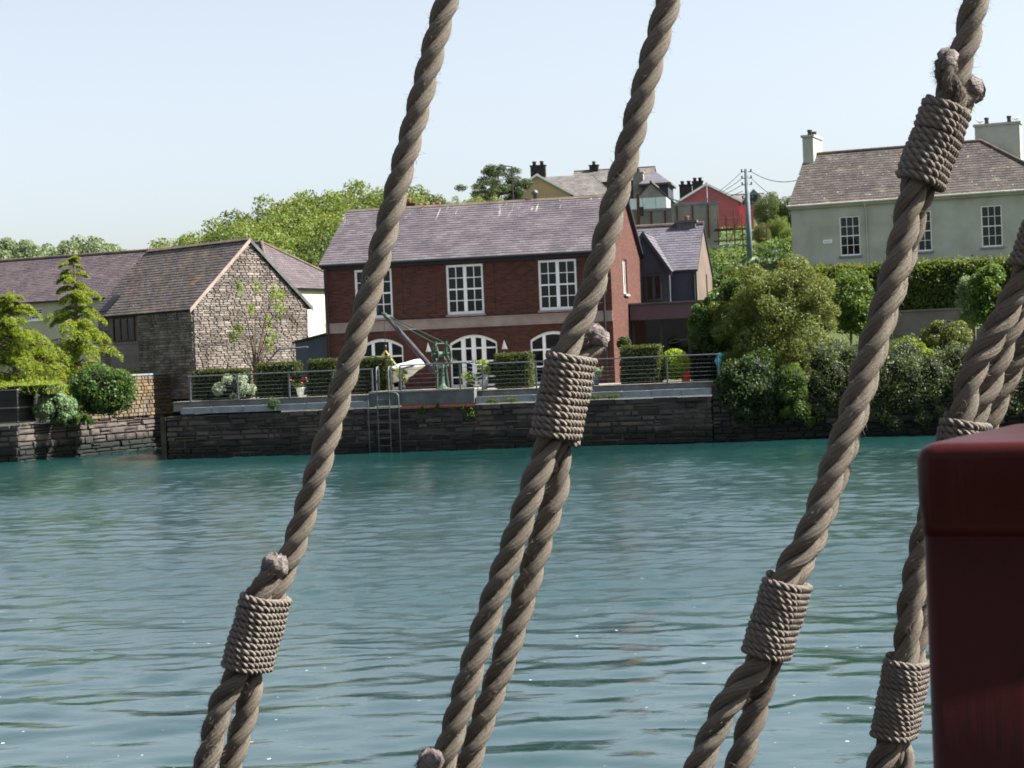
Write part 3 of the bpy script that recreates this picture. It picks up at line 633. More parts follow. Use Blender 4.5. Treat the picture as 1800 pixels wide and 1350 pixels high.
for k, (x, z) in enumerate(((4.02, 1.5), (6.98, 1.48))):
    o = thing('wall_lamp', ['white sail shaped lamp on the brickwork beside the crane wheel', 'white sail shaped lamp on the brickwork above a clipped hedge'][k], 'lamp', FB.w(-6.25+x, 5.5, 2.0+z), FB.rz, 'sail shaped lamps on the brick wall')
    MB().add([(-.1, -.02, 0), (.13, -.02, .0), (0, -.02, .36), (-.1, -.001, 0), (.13, -.001, 0), (0, -.001, .36), (.02, -.12, .03)], [(0, 6, 2), (6, 1, 2), (0, 1, 6), (0, 2, 5, 3), (1, 4, 5, 2), (0, 3, 4, 1)]).obj('shade', M['white'], o)
    MB().box(-.04, .06, -.018, 0.003, .05, .2).obj('bracket', M['white'], o)

# chimney stacks standing behind the brick roof
for k, (x, y, vv, lab, pots) in enumerate([(716, 358, 17, 'sooty chimney stack with terracotta pot rising behind the brick house roof', 1), (752, 366, 19, 'low chimney with a row of red pots behind the brick house roof', 4)]):
    u, z = FB.pv(x, y, vv); o = thing('chimney_stack', lab, 'chimney', FB.w(u, vv, 2.0), FB.rz)
    chimney(o, -.3 if pots == 1 else -.6, .3 if pots == 1 else .6, 0, .5, 0, z-2.0, M['soot'], pots, pr=.1, ph=.25, name='stack')

# ------------------------------------------------------------------ stone barn
barn = thing('stone_barn', 'old rubble stone barn with a sunlit gable and lichened slate roof', 'barn', FG.w(0, 0, 2.0), FG.rz)
GW, GL, GE, GR = 6.15, 7.1, 3.86, 6.66
gt = lambda x: GE+(GR-GE)*(1-abs(x-GW/2)/(GW/2))
MB().add([(0, 0, 0), (GW, 0, 0), (GW, 0, GE), (GW/2, 0, GR), (0, 0, GE)], [(0, 1, 2, 3, 4)]).obj('gable_wall', M['joint'], barn)
tag(stone_mesh(MB(), GW, lambda x: gt(x)-.02, 0, (.06, .13), (.14, .45), 8, .12, .008).obj('gable_stones', M['rubble'], barn), kind='stuff')
lwall = MB().add([(0, 0, 0), (GL, 0, 0), (GL, 0, GE), (0, 0, GE)], [(0, 1, 2, 3)]).obj('long_wall', M['joint'], barn); lwall.location = (0, GL, 0); lwall.rotation_euler = (0, 0, -R(90))
wx0, wx1 = GL-6.25, GL-4.0
mb = stone_mesh(MB(), wx0-.02, lambda x: GE-.05, 0, (.07, .15), (.16, .5), 5, .12, .01)
m2 = stone_mesh(MB(), GL-wx1, lambda x: GE-.05, 0, (.07, .15), (.16, .5), 6, .12, .01); mb.add([(x+wx1, y, z) for x, y, z in m2.V], m2.F); mb.A = mb.A[:-len(m2.F)]+m2.A
tag(mb.obj('long_wall_stones', M['rubble'], lwall), kind='stuff')
MB().box(wx0, wx1, -.05, 0, 2.45, 2.55).obj('timber_sill', M['grey_wood'], lwall); MB().box(wx0, wx1, -.06, 0, GE-.22, GE-.02).obj('lintel', M['wood'], lwall)
for i in range(9): MB().box(wx0+.02, wx1-.02, -.03+.006*(i % 2), 0, .1+i*.26, .1+i*.26+.25).obj('plank', M['grey_wood'], lwall)
window(lwall, wx0+.35, wx1-.25, 2.56, GE-.23, -.06, 3, 1, 1, .06, .05, mat=M['wood'], sash=False, back=.055)
MB().add([(GW, GL, 0), (0, GL, 0), (0, GL, GE), (GW/2, GL, GR), (GW, GL, GE)], [(0, 1, 2, 3, 4)]).add([(GW, 0, 0), (GW, GL, 0), (GW, GL, GE), (GW, 0, GE)], [(0, 1, 2, 3)]).obj('rear_walls', M['joint'], barn)
sl = math.hypot(GW/2+.2, GR-GE+.18)
roof_slope(barn, (-.2, GL+.5, GE-.13), (0, -1, 0), (GW/2+.2, 0, GR-GE+.18), GL+.6, sl, M['slate_barn'], sw=.24, sh=.18, seed=11)
roof_slope(barn, (GW+.2, -.1, GE-.13), (0, 1, 0), (-GW/2-.2, 0, GR-GE+.18), GL+.6, sl, M['slate_barn'], sw=.24, sh=.18, seed=12)
for i in range(16): MB().prism([(GW/2-.15, -.1+i*.475, GR+.02), (GW/2, -.1+i*.475, GR+.13), (GW/2+.15, -.1+i*.475, GR+.02)], (0, .465, 0)).obj('ridge_tile', M['ridge'], barn)
for sx in (-1, 1): 
    xe = GW/2+sx*(GW/2+.22)
    MB().prism([(xe, -.15, GE-.27), (GW/2, -.15, GR-.08), (GW/2, -.15, GR+.1), (xe, -.15, GE-.09)], (0, .045, 0)).obj('bargeboard', M['string'] if sx < 0 else M['cement_dark'], barn)
up = np.array([GW/2+.2, 0, GR-GE+.18]); up /= np.linalg.norm(up); nn = np.array([-up[2], 0, up[0]])
rl = MB(); p0 = np.array([-.2, 6.3, GE-.13])+up*.25+nn*.05; rl.prism([p0, p0+up*1.0, p0+up*1.0+np.array([0, .6, 0]), p0+np.array([0, .6, 0])], nn*.05).obj('roof_light', M['glass'], barn)

# ------------------------------------------------------------------ long cream house with the hipped end
ld = thing('long_house', 'long cream rendered house with dark slate roof and hipped end behind the barn', 'house', FD.w(0, -4.2, 2.0), FD.rz)
ER, EE, HD = FD.pv(460, 427, 0)[1]-2, 4.75, 4.2
LL = 26.; HX = 2.9
EE = FD.pv(100, 528, -4.4)[1]-2
lw_h = []
for xa, xb, ya, yb in ((53, 74, 543, 561), (54, 75, 588, 607), (-60, -38, 548, 566)):
    a, zt_ = FD.pv(xa, ya, -4.2); b, zb_ = FD.pv(xb, yb, -4.2); lw_h.append((a, b, zb_-2, zt_-2))
wall_holes(MB(), LL+HX, EE, lw_h, -LL, 0, .15).obj('front_wall', M['cream_long'], ld)
MB().add([(HX, 0, 0), (HX, 2*HD, 0), (HX, 2*HD, EE), (HX, 0, EE)], [(0, 1, 2, 3)]).add([(HX, 2*HD, 0), (-LL, 2*HD, 0), (-LL, 2*HD, EE), (HX, 2*HD, EE)], [(0, 1, 2, 3)]).obj('end_walls', M['cream_long'], ld)
for a, b, c, d in lw_h: window(ld, a, b, c, d, .05, 3, 4, 1, .05, .02, sill=M['white'])
sl = math.hypot(HD+.25, ER-EE); k1 = (HX+.3)/sl
roof_slope(ld, (-LL, -.25, EE), (1, 0, 0), (0, HD+.25, ER-EE), LL, sl, M['slate_long'], sw=.27, sh=.2, seed=21, lim=lambda s: (0, LL+HX+.25-s*k1))
sl2 = math.hypot(HX+.25, ER-EE)
roof_slope(ld, (HX+.25, -.25, EE), (0, 1, 0), (-HX-.25, 0, ER-EE), 2*HD+.5, sl2, M['slate_long'], sw=.27, sh=.2, seed=22, lim=lambda s: ((HD+.25)*s/sl2, 2*HD+.5-(HD+.25)*s/sl2))
roof_slope(ld, (0, 2*HD+.25, EE), (-1, 0, 0), (0, -HD-.25, ER-EE), LL, sl, M['slate_long'], sw=.4, sh=.3, seed=23, lim=lambda s: (-HX-.25+s*k1, LL))
MB().tube([(-LL, HD, ER+.03), (0, HD, ER+.03)], .1, 8).obj('ridge_tiles', M['ridge'], ld)
MB().tube([(0, HD, ER+.03), (HX+.25, -.25, EE+.05)], .08, 8).obj('hip_tiles', M['ridge'], ld); MB().tube([(0, HD, ER+.03), (HX+.25, 2*HD+.25, EE+.05)], .08, 8).obj('hip_tiles', M['ridge'], ld)
MB().tube([(-LL, -.3, EE-.03), (HX+.3, -.3, EE-.03)], .05, 8).obj('gutter', M['dark_metal'], ld)

# grey lean-to between barn and brick house
u0, zA = FB.pv(519, 603, 7.5); u1, zB = FB.pv(578, 586, 7.5)
sh_ = thing('shed', 'small blue grey lean-to shed beside the brick house', 'shed', FB.w(u0, 7.5, 2.0), FB.rz); ws = u1-u0+.3
MB().prism([(0, 0, 0), (ws, 0, 0), (ws, 0, zB-1.98), (0, 0, zA-2.0)][::-1], (0, 2.5, 0)).obj('walls', M['shed'], sh_)
MB().prism([(-.1, -.1, zA-2.02), (ws, -.1, zB-1.97), (ws, -.1, zB-1.89), (-.1, -.1, zA-1.94)], (0, 2.7, 0)).obj('roof', M['dark_metal'], sh_)

# ------------------------------------------------------------------ dark house behind with the flat roofed extension
V1 = 14.0
ua, ze = FB.pv(1180, 474, V1); ub, _ = FB.pv(1224, 472, V1); zr = FB.pv(1240, 395, V1+3.0)[1]
u_l = FB.pv(1100, 474, V1)[0]
dh = gable_house('dark_house', 'dark blue grey house with slate roof and front gable behind the brick house', FB, u_l, ub, V1, V1+6.0, 2.0, ze, zr, M['grey_render'], M['slate_grey'], 'u', .12, None, .27, .2)
MB().add([(ub-u_l+.003, 0, 0), (ub-u_l+.003, 6, 0), (ub-u_l+.003, 6, ze-2), (ub-u_l+.003, 3, zr-2.02), (ub-u_l+.003, 0, ze-2)], [(0, 1, 2, 3, 4)]).obj('end_render', M['brown_render'], dh)
gx0, gx1 = FB.pv(1085, 470, V1-.6)[0]-u_l, FB.pv(1181, 474, V1-.6)[0]-u_l; gap = FB.pv(1128, 408, V1-.6)[1]-2
gm = (gx0+gx1)/2
fgl = MB().prism([(gx0+.12, 0, 0), (gx1-.12, 0, 0), (gx1-.12, 0, ze-2), (gm, 0, gap-.1), (gx0+.12, 0, ze-2)][::-1], (0, 2.6, 0)).obj('front_gable', M['grey_render'], dh); fgl.location = (0, -.6, 0)
for sx in (-1, 1):
    xe = gm+sx*((gx1-gx0)/2); s_ = math.hypot(gm-xe, gap-ze+2.1)
    if sx > 0: roof_slope(fgl, (xe, -.08, ze-2.1), (0, 1, 0), (gm-xe, 0, gap-ze+2.12), 3.1, s_, M['slate_grey'], sw=.27, sh=.2, seed=31)
    else: roof_slope(fgl, (xe, 3.0, ze-2.1), (0, -1, 0), (gm-xe, 0, gap-ze+2.12), 3.1, s_, M['slate_grey'], sw=.27, sh=.2, seed=32)
    MB().prism([(xe, -.12, ze-2.32), (gm, -.12, gap-.2), (gm, -.12, gap+.03), (xe, -.12, ze-2.09)], (0, .05, 0)).obj('bargeboard', M['charcoal'], dh).location = (0, -.6, 0)
wa, wz1 = FB.pv(1134, 484, V1-.6); wb, wz0 = FB.pv(1164, 528, V1-.6)
window(dh, wa-u_l, wb-u_l, wz0-2, wz1-2, -.68, 1, 1, 2, .06, .03, mat=M['charcoal'], sash=False, back=.075)
MB().tube([(ub-u_l-.1, -.06, ze-2.1), (ub-u_l-.1, -.06, 0)], .04, 8).obj('downpipe', M['dark_metal'], dh)
cu, cz = FB.pv(1209, 388, V1+3); chimney(dh, cu-u_l-.45, cu-u_l+.35, 2.7, 3.3, zr-2.4, cz-2, M['cement_dark'], 1, M['terracotta'], .1, .2)
sbx = FB.pv(1243, 493, 16)[0]
MB().box(ub-u_l+.004, ub-u_l+.03, 3.5, 3.75, 3.3, 4.4).obj('slit_window', M['glass'], dh)
# extension
VX = 9.6; ex0 = 4.93; ex1 = FB.pv(1262, 540, VX)[0]; _, fz1 = FB.pv(1095, 537, VX); _, fz0 = FB.pv(1095, 564, VX)
ex = thing('glazed_extension', 'flat roofed extension with plum fascia and dark full height glazing', 'extension', FB.w(ex0, VX, 2.0), FB.rz); EW = ex1-ex0
MB().box(.02, EW, 0, 4.2, fz0-2, fz1-2).obj('fascia', M['plum'], ex); MB().box(-.03, EW+.08, -.1, 4.25, fz1-1.998, fz1-1.93).obj('roof_edge', M['cement_dark'], ex)
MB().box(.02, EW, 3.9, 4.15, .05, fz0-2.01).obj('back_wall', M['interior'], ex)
np_ = 3
for i in range(np_+1): MB().box(.05+i*(EW-.2)/np_, .15+i*(EW-.2)/np_, .2, .32, .05, fz0-2.002).obj('mullion', M['charcoal'], ex)
for i in range(np_): MB().box(.152+i*(EW-.2)/np_, .048+(i+1)*(EW-.2)/np_, .25, .27, .06, fz0-2.004).obj('pane', M['glass'], ex)
sx_, sz_ = FB.pv(1200, 597, VX)
MB().tube([(sx_-ex0+.55*math.cos(a)*(1+.1*math.sin(3*a)), .235, sz_-2+.07*math.sin(2*a)+.06*math.cos(a)) for a in np.linspace(0, 6.2, 40)], .014, 5).obj('window_scroll', M['steel'], ex)
# ------------------------------------------------------------------ cream house on the right
ch = thing('cream_house', 'cream rendered house with sash windows, weathered slate roof and tall chimneys', 'house', FC.w(0, 0, 5.0), FC.rz)
Z5 = 5.0; CE, CRd, CD = 10.0-Z5, 12.8-Z5, 8.0; CW = 16.0; RX = 8.72
cw = [(2.36, 3.36, 7.42-Z5, 9.34-Z5), (5.80, 6.80, 7.42-Z5, 9.36-Z5), (9.12, 10.10, 7.44-Z5, 9.40-Z5), (12.5, 13.5, 7.44-Z5, 9.4-Z5)]
wall_holes(MB(), CW, CE, cw, 0, 0, .14).obj('front_wall', M['cream'], ch)
MB().add([(0, CD, 0), (0, 0, 0), (0, 0, CE), (0, CD/2, CRd), (0, CD, CE)], [(0, 1, 2, 3, 4)]).add([(CW, 0, 0), (CW, CD, 0), (CW, CD, CE), (CW, 0, CE)], [(0, 1, 2, 3)]).add([(CW, CD, 0), (0, CD, 0), (0, CD, CE), (CW, CD, CE)], [(0, 1, 2, 3)]).obj('end_walls', M['cream'], ch)
for a, b, c, d in cw: window(ch, a, b, c, d, .06, 3, 4, 1, .06, .024, sill=M['cement'])
sl = math.hypot(CD/2+.22, CRd-CE+.05); HX2 = 3.6
roof_slope(ch, (-.1, -.22, CE), (1, 0, 0), (0, CD/2+.22, CRd-CE+.05), CW, sl, M['slate_cream'], sw=.3, sh=.24, seed=41, lim=lambda s: (0, (RX+4.6)-(4.6)*s/sl))
roof_slope(ch, (RX+4.5, CD+.22, CE), (-1, 0, 0), (0, -CD/2-.22, CRd-CE+.05), CW, sl, M['slate_cream'], sw=.4, sh=.3, seed=42, lim=lambda s: (4.6*s/sl, RX+4.6))
sl2 = math.hypot(4.5, CRd-CE+.05)
roof_slope(ch, (RX+4.5, -.22, CE), (0, 1, 0), (-4.5, 0, CRd-CE+.05), CD+.44, sl2, M['slate_cream'], sw=.3, sh=.24, seed=43, lim=lambda s: ((CD/2+.22)*s/sl2, CD+.44-(CD/2+.22)*s/sl2))
MB().tube([(-.1, CD/2, CRd+.06), (RX, CD/2, CRd+.06)], .1, 8).obj('ridge_tiles', M['ridge'], ch); MB().tube([(RX, CD/2, CRd+.06), (RX+4.5, -.22, CE+.06)], .09, 8).obj('hip_tiles', M['ridge'], ch)
MB().tube([(-.15, -.27, CE-.02), (CW, -.27, CE-.02)], .06, 8).obj('gutter', M['cream'], ch); MB().box(-.1, CW, -.2, -.004, CE-.16, CE-.06).obj('eaves_board', M['cream'], ch)
MB().tube([(3.68, -.25, CE-.05), (3.7, -.07, CE-.4), (3.72, -.06, 0)], .045, 8).obj('downpipe', M['cream'], ch)
MB().box(1.55, 1.98, -.05, -.002, 8.08-Z5, 8.26-Z5).obj('name_plate', M['white'], ch)
for i in range(5): MB().box(1.6+i*.07, 1.645+i*.07, -.054, -.0502, 8.14-Z5, 8.20-Z5).obj('plate_letter', M['cement'], ch)
# chimneys: one on the left gable, one broad stack behind the ridge, another beyond it
cx0, ctop = FC.pv(1410, 238, 3.3)
chimney(ch, cx0, cx0+.55, 3.3, 5.3, CE+1.3, ctop-Z5, M['cream'], 2, M['soot'], .12, .3, cap=.12)
c2, c2z = FC.pv(1713, 222, 5.5); c3 = FC.pv(1792, 216, 5.5)[0]
chimney(ch, c2, c3, 5.5, 6.3, CE+1, c2z-Z5+.08, M['cream'], 2, M['soot'], .11, .34, cap=.12)
chimney(ch, c3+.9, c3+2.4, 7.5, 8.2, CE-.5, c2z-Z5-.25, M['brown_render'], 1, M['soot'], .11, .3)
for k, (x, lab) in enumerate(((c2+.25, 'white gull resting on the left end of the broad cream chimney'), (c3-.15, 'white gull resting on the right end of the broad cream chimney'))):
    g_ = thing('gull', lab, 'bird', FC.w(x, 5.7, c2z+.09), FC.rz+(.3 if k else 2.8), 'gulls on the chimney')
    P = [(-.24, 0, .12), (-.15, 0, .11), (0, 0, .12), (.1, 0, .15), (.15, 0, .22), (.18, 0, .25), (.22, 0, .245)]
    MB().tube(P, [.008, .035, .065, .055, .035, .036, .012], 10).obj('body', M['gull_white'], g_, True)
    for s in (-1, 1):
        MB().add([(.1, s*.05, .16), (.0, s*.068, .17), (-.2, s*.03, .13), (-.33, s*.012, .12), (-.15, s*.062, .1), (.05, s*.062, .1)], [(0, 1, 2, 3, 4, 5)]).obj('wing', M['gull_grey'], g_)
        MB().tube([(.0, s*.02, .09), (.01, s*.02, 0)], .006, 5).obj('leg', M['orange'], g_)
    MB().tube([(.215, 0, .243), (.27, 0, .235)], [.01, .003], 6).obj('beak', M['orange'], g_)
# ------------------------------------------------------------------ retaining wall, garden door, hedge
FR = Frame(dep(1480, 600, 80), 14)
rt = thing('garden_wall', 'grey rendered retaining wall under the long green hedge', 'wall', FR.w(-1.5, 0, 1.9), FR.rz)
MB().box(0, 26, 0, .4, 0, 2.45).obj('wall', M['retaining'], rt); MB().box(-.02, 26, -.06, .46, 2.452, 2.53).obj('coping', M['retaining'], rt)
MB().box(7.5, 7.62, -.12, -.003, 0, 2.3).obj('buttress', M['retaining'], rt); MB().box(8.9, 9.02, -.12, -.003, 0, 2.3).obj('buttress', M['retaining'], rt)
du, dz = FR.pv(1462, 568, -.05)
gd = thing('garden_door', 'dark green door beside the golden tree in the retaining wall', 'door', FR.w(du-.45, -.06, 1.95), FR.rz)
for i in range(5): MB().box(i*.19, i*.19+.182, 0, .05, 0, dz-1.95).obj('board', M['door_green'], gd)
MB().tube([(.8, -.03, 1.0), (.8, -.03, 1.12)], .015, 6).obj('handle', M['steel'], gd)
h1 = FR.pv(1560, 470, .6)[1]
clipped_hedge('long tall clipped green hedge on top of the garden retaining wall', FR.w(-1.2, .2, 4.42), FR.rz, 20, 1.5, h1-4.42, 'big_hedge', 60000, .13, 'long_hedge', 'hedges', .1)
# ------------------------------------------------------------------ the hillside: houses, walls, poles
def hill_frame(x, y, Y, a): return Frame(dep(x, y, Y), a)
# beige gable with a wing
f = hill_frame(888, 345, 190, 8); zE = dep(888, 345, 190)[2]; zR = dep(945, 308, 190)[2]; wG = f.pv(1003, 341, 0)[0]
zb = zE-5
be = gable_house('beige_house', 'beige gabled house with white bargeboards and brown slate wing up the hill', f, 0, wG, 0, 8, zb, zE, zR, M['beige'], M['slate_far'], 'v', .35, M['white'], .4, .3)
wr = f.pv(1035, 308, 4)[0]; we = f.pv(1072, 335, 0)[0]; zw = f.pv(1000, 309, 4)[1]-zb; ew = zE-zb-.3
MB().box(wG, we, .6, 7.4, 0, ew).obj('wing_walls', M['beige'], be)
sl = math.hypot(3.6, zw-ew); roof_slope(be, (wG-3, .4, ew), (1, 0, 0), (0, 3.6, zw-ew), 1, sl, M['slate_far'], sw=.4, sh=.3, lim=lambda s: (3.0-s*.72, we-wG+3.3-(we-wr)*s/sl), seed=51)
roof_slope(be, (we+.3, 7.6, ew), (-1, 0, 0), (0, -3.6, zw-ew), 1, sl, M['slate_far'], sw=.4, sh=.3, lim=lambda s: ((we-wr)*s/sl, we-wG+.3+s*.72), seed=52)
sl2 = math.hypot(we-wr, zw-ew); roof_slope(be, (we+.3, .4, ew), (0, 1, 0), (wr-we, 0, zw-ew), 1, sl2, M['slate_far'], sw=.4, sh=.3, lim=lambda s: (3.6*s/sl2, 7.2-3.6*s/sl2), seed=53)
cu, cz = f.pv(945, 290, 5); chimney(be, cu-.75, cu+.75, 5, 5.8, zR-zb-1.2, cz-zb, M['soot'], 2, M['soot'], .2, .4)
# charcoal house
f = hill_frame(1036, 315, 215, 10); z1 = f.pv(1075, 318, 0)[1]; zr = f.pv(1046, 300, 3)[1]
g1 = gable_house('charcoal_house', 'charcoal house with a dark chimney behind the beige house', f, -2, 7, 0, 6, z1-6, z1, zr, M['charcoal'], M['slate_far'], 'u', .2, None, .4, .3)
cu, cz = f.pv(1044, 290, 3); chimney(g1, cu+2-.5, cu+2+.5, 2.6, 3.4, zr-z1+5.4, cz-z1+6, M['soot'], 1, M['soot'], .2, .4)
# grey complex: hipped upper house and lower gable with glass balcony
f = hill_frame(1128, 320, 172, 10); zt = f.pv(1150, 322, 0)[1]; zr = f.pv(1148, 301, 2.5)[1]; x0, x1 = 0, f.pv(1174, 320, 0)[0]
gc = thing('grey_house', 'slate grey hip roofed house with white chimney block up the hill', 'house', f.w(0, 0, zt-6), f.rz)
MB().box(0, x1, 0, 5, 0, 6).obj('walls', M['charcoal'], gc)
apx = np.array([x1*.42, 2.5, 6+zr-zt]); cr = [(-.25, -.25, 6), (x1+.25, -.25, 6), (x1+.25, 5.25, 6), (-.25, 5.25, 6)]
for i in range(4): MB().add([cr[i], cr[(i+1) % 4], apx], [(0, 1, 2)]).obj('roof_slope', M['slate_grey'], gc)
MB().box(-.3, x1+.3, -.3, 5.3, 5.85, 5.998).obj('eaves', M['cement_dark'], gc); MB().box(x1-.6, x1+.9, -.6, .1, 3.1, 3.3).obj('porch_roof', M['white'], gc); MB().box(.4, x1-.6, -.02, .0, 4.0, 5.3).obj('window_band', M['glass'], gc)
cu, cz = f.pv(1112, 303, 1); c2_, _ = f.pv(1130, 303, 1); chimney(gc, cu, c2_, 1, 2, 2, cz-zt+6, M['concrete'], 3, M['soot'], .12, .35)
f = hill_frame(1105, 352, 160, 10); z0 = f.pv(1105, 362, 0)[1]; wv = f.pv(1186, 362, 0)[0]; zr = f.pv(1133, 321, 0)[1]
lg = gable_house('grey_gable_house', 'low grey rendered gable house behind the glass balcony', f, 0, wv, 0, 6, z0-5, z0, zr, M['concrete'], M['slate_grey'], 'v', .2, None, .4, .3)
f = hill_frame(1108, 372, 150, 10); ba, z1 = f.pv(1108, 372, 0); bb, z2 = f.pv(1152, 347, 0); bd = f.pv(1170, 349, 0)[0]
bal = thing('glass_balcony', 'pale glass balustrade balcony of a hillside house', 'balcony', f.w(0, 0, z1-3), f.rz)
MB().box(0, bd, 0, 4, 2.6, 3.0).obj('deck', M['concrete'], bal); MB().box(.3, bd-.3, .4, 4, 0, 2.598).obj('support_wall', M['concrete'], bal)
M['pale_glass'] = pm('pale balcony glass', 'c6d2d6', 'b4c2c8', 2, rough=.15, spec=.5, bump=0)
for a, b in ((0, bb*.5-.02), (bb*.5+.02, bb-.02), (bb+.02, bd)): MB().box(a, b, .02, .05, 3.0, z2-z1+3).obj('glass_panel', M['pale_glass'], bal)
MB().box(bd+.001, bd+.04, .1, 3.8, 3.0, z2-z1+3).obj('glass_panel', M['pale_glass'], bal)
# block walls of the building site
f = hill_frame(1115, 400, 128, 6)
for k, (xa, xb, yt, yb, lab, vv) in enumerate(((1112, 1184, 372, 425, 'low grey block wall with rusty props on the building site', 0), (1180, 1262, 362, 470, 'tall weathered grey block wall beside the scaffolding', -1))):
    ua, zt = f.pv(xa, yt, vv); ub, zt2 = f.pv(xb, yt-6, vv); zb = f.pv(xa, yb, vv)[1]
    o = thing('block_wall', lab, 'wall', f.w(ua, vv, zb-2), f.rz); H_ = zt-zb+2
    MB().box(0, ub-ua, 0, .5, 0, H_).obj('wall', M['concrete'], o); MB().box(-.05, ub-ua+.05, -.06, .56, H_+.002, H_+.14).obj('coping', M['cement'], o)
    for i in range(3): MB().box((i+.3)*(ub-ua)/3, (i+.3)*(ub-ua)/3+.1, -.09, -.004, H_-2.2, H_-.05).obj('prop', M['rust'], o)
ua, zt = f.pv(1119, 343, 0); zb = f.pv(1121, 397, 0)[1]
o = thing('steel_post', 'rusty steel post with a lamp standing on the low block wall', 'post', f.w(ua, -.6, zb-3), f.rz); MB().box(0, .2, 0, .2, 0, zt-zb+3).obj('post', M['rust'], o); MB().box(.2, .45, .02, .18, 3.6, 4.2).obj('fuse_box', M['dark_metal'], o)
# red house
f = hill_frame(1187, 356, 180, 6); zE = dep(1187, 357, 180)[2]; zR = f.pv(1228, 326, 0)[1]; wG = f.pv(1299, 352, 0)[0]
rh = gable_house('red_house', 'bright red rendered gable house with white bargeboards on the hillside', f, 0, wG, 0, 9, zE-6, zE, zR+.1, M['red'], M['slate_far'], 'v', .3, M['white'], .4, .3)
MB().box(wG+.002, wG+1.3, 1, 7, 0, 5.6).obj('side_wing', M['red'], rh)
for x, y, s in ((1205, 324, .6), (1226, 318, .5)):
    cu, cz = f.pv(x, y, 4); chimney(rh, cu-s, cu+s, 4, 4.9, 5, cz-zE+6, M['soot'], 2, M['soot'], .18, .35)
f = hill_frame(1268, 350, 235, 4); z0 = f.pv(1275, 362, 0)[1]; zr = f.pv(1275, 344, 3)[1]; w_ = f.pv(1345, 350, 0)[0]
fh = gable_house('far_house', 'far grey roofed terrace house with a dormer right of the red house', f, 0, w_, 0, 6, z0-5, z0, zr, M['concrete'], M['slate_far'], 'u', .2, None, .45, .35)
dx = f.pv(1325, 350, 0)[0]
MB().prism([(dx-.9, -.1, 5.1), (dx+.9, -.1, 5.1), (dx+.9, -.1, 6), (dx, -.1, 6.9), (dx-.9, -.1, 6)][::-1], (0, 3, 0)).obj('dormer', M['pole'], fh); MB().box(dx-.45, dx+.45, -.13, -.102, 5.3, 6.2).obj('dormer_window', M['glass'], fh)
# scaffolding
f = hill_frame(1264, 440, 124, 6); s0, zb = f.pv(1264, 442, 0); s1, _ = f.pv(1350, 440, 0); zt = f.pv(1264, 368, 0)[1]; z2 = f.pv(1340, 388, 0)[1]
sc_ = thing('scaffolding', 'rusty tube scaffolding in front of the red house', 'scaffold', f.w(0, 0, zb-1.5), f.rz); H_ = zt-zb+1.5; H2 = z2-zb+1.5; Wd = s1-s0
for i in range(7):
    for v_ in (0, 1.2): MB().tube([(i*Wd/6, v_, 0), (i*Wd/6, v_, (H_ if i < 4 else H2)-.3*(i % 2))], .03, 6).obj('standard', M['rust'], sc_)
for k in range(5):
    z = .8+k*(H_-1)/4.6
    for v_ in (0, 1.2): MB().tube([(-.3, v_-.05, z), (Wd+.2 if z < H2 else Wd*.55, v_-.05, z+.05)], .028, 6).obj('ledger', M['rust'], sc_)
for k in range(2): MB().box(-.2, Wd*.6, .0, 1.2, 1.0+k*1.9, 1.06+k*1.9).obj('board', M['wood'], sc_)
MB().tube([(0, -.1, .5), (Wd*.45, -.1, H_-.5)], .04, 6).obj('brace', M['rust'], sc_)
# utility pole and wires
P = dep(1319, 478, 105); Pt = dep(1312, 297, 105); gp = gh(P)-.3
up_ = thing('utility_pole', 'tall pale utility pole with insulators behind the golden tree', 'pole', (P[0], P[1], gp)); hp = Pt[2]-gp
MB().tube([(0, 0, 0), (0, 0, hp)], [.17, .11], 12).obj('pole', M['pole'], up_, True)
for i, z in enumerate((.15, .5, .85, 1.6, 1.9)):
    MB().tube([(-.28, 0, hp-z), (.28, 0, hp-z)], .025, 6).obj('bracket', M['dark_metal'], up_)
    for s in (-1, 1): MB().lathe([(.03, 0), (.05, .04), (.03, .08), (.05, .12), (.02, .15)], 8, (s*.25, 0, hp-z)).obj('insulator', M['soot'], up_)
MB().tube([(0, 0, hp-4.2), (-1.2, -.1, hp-4.0), (-1.5, -.1, hp-4.1)], .04, 6).obj('lamp_arm', M['pole'], up_); MB().box(-2.0, -1.45, -.2, .0, hp-4.2, hp-4.05).obj('lamp_head', M['cement'], up_)
def wire(a, b, sag, lab):
    a, b = np.array(a, float), np.array(b, float); pts = [a+(b-a)*k+np.array([0, 0, -4*sag*k*(1-k)]) for k in np.linspace(0, 1, 14)]
    return tag(MB().tube(pts, .018, 4).obj('overhead_wire', M['dark_metal']), lab, 'wire', 'overhead wires')
T0 = np.array([P[0], P[1], gp+hp])
for i in range(4): wire(T0+[-.25, 0, -.15-.35*i], dep(1190-10*i, 352-4*i, 178), .8, 'thin overhead wire running from the pale pole to the red house')
wire(T0+[.25, 0, -.15], FC.w(.3, 4, 11.9), .5, 'thin overhead wire running from the pale pole to the cream house')
wire(T0+[.25, 0, -.5], FC.w(-.02, 3, 10.3), .4, 'second lower wire running from the pale pole to the cream house')
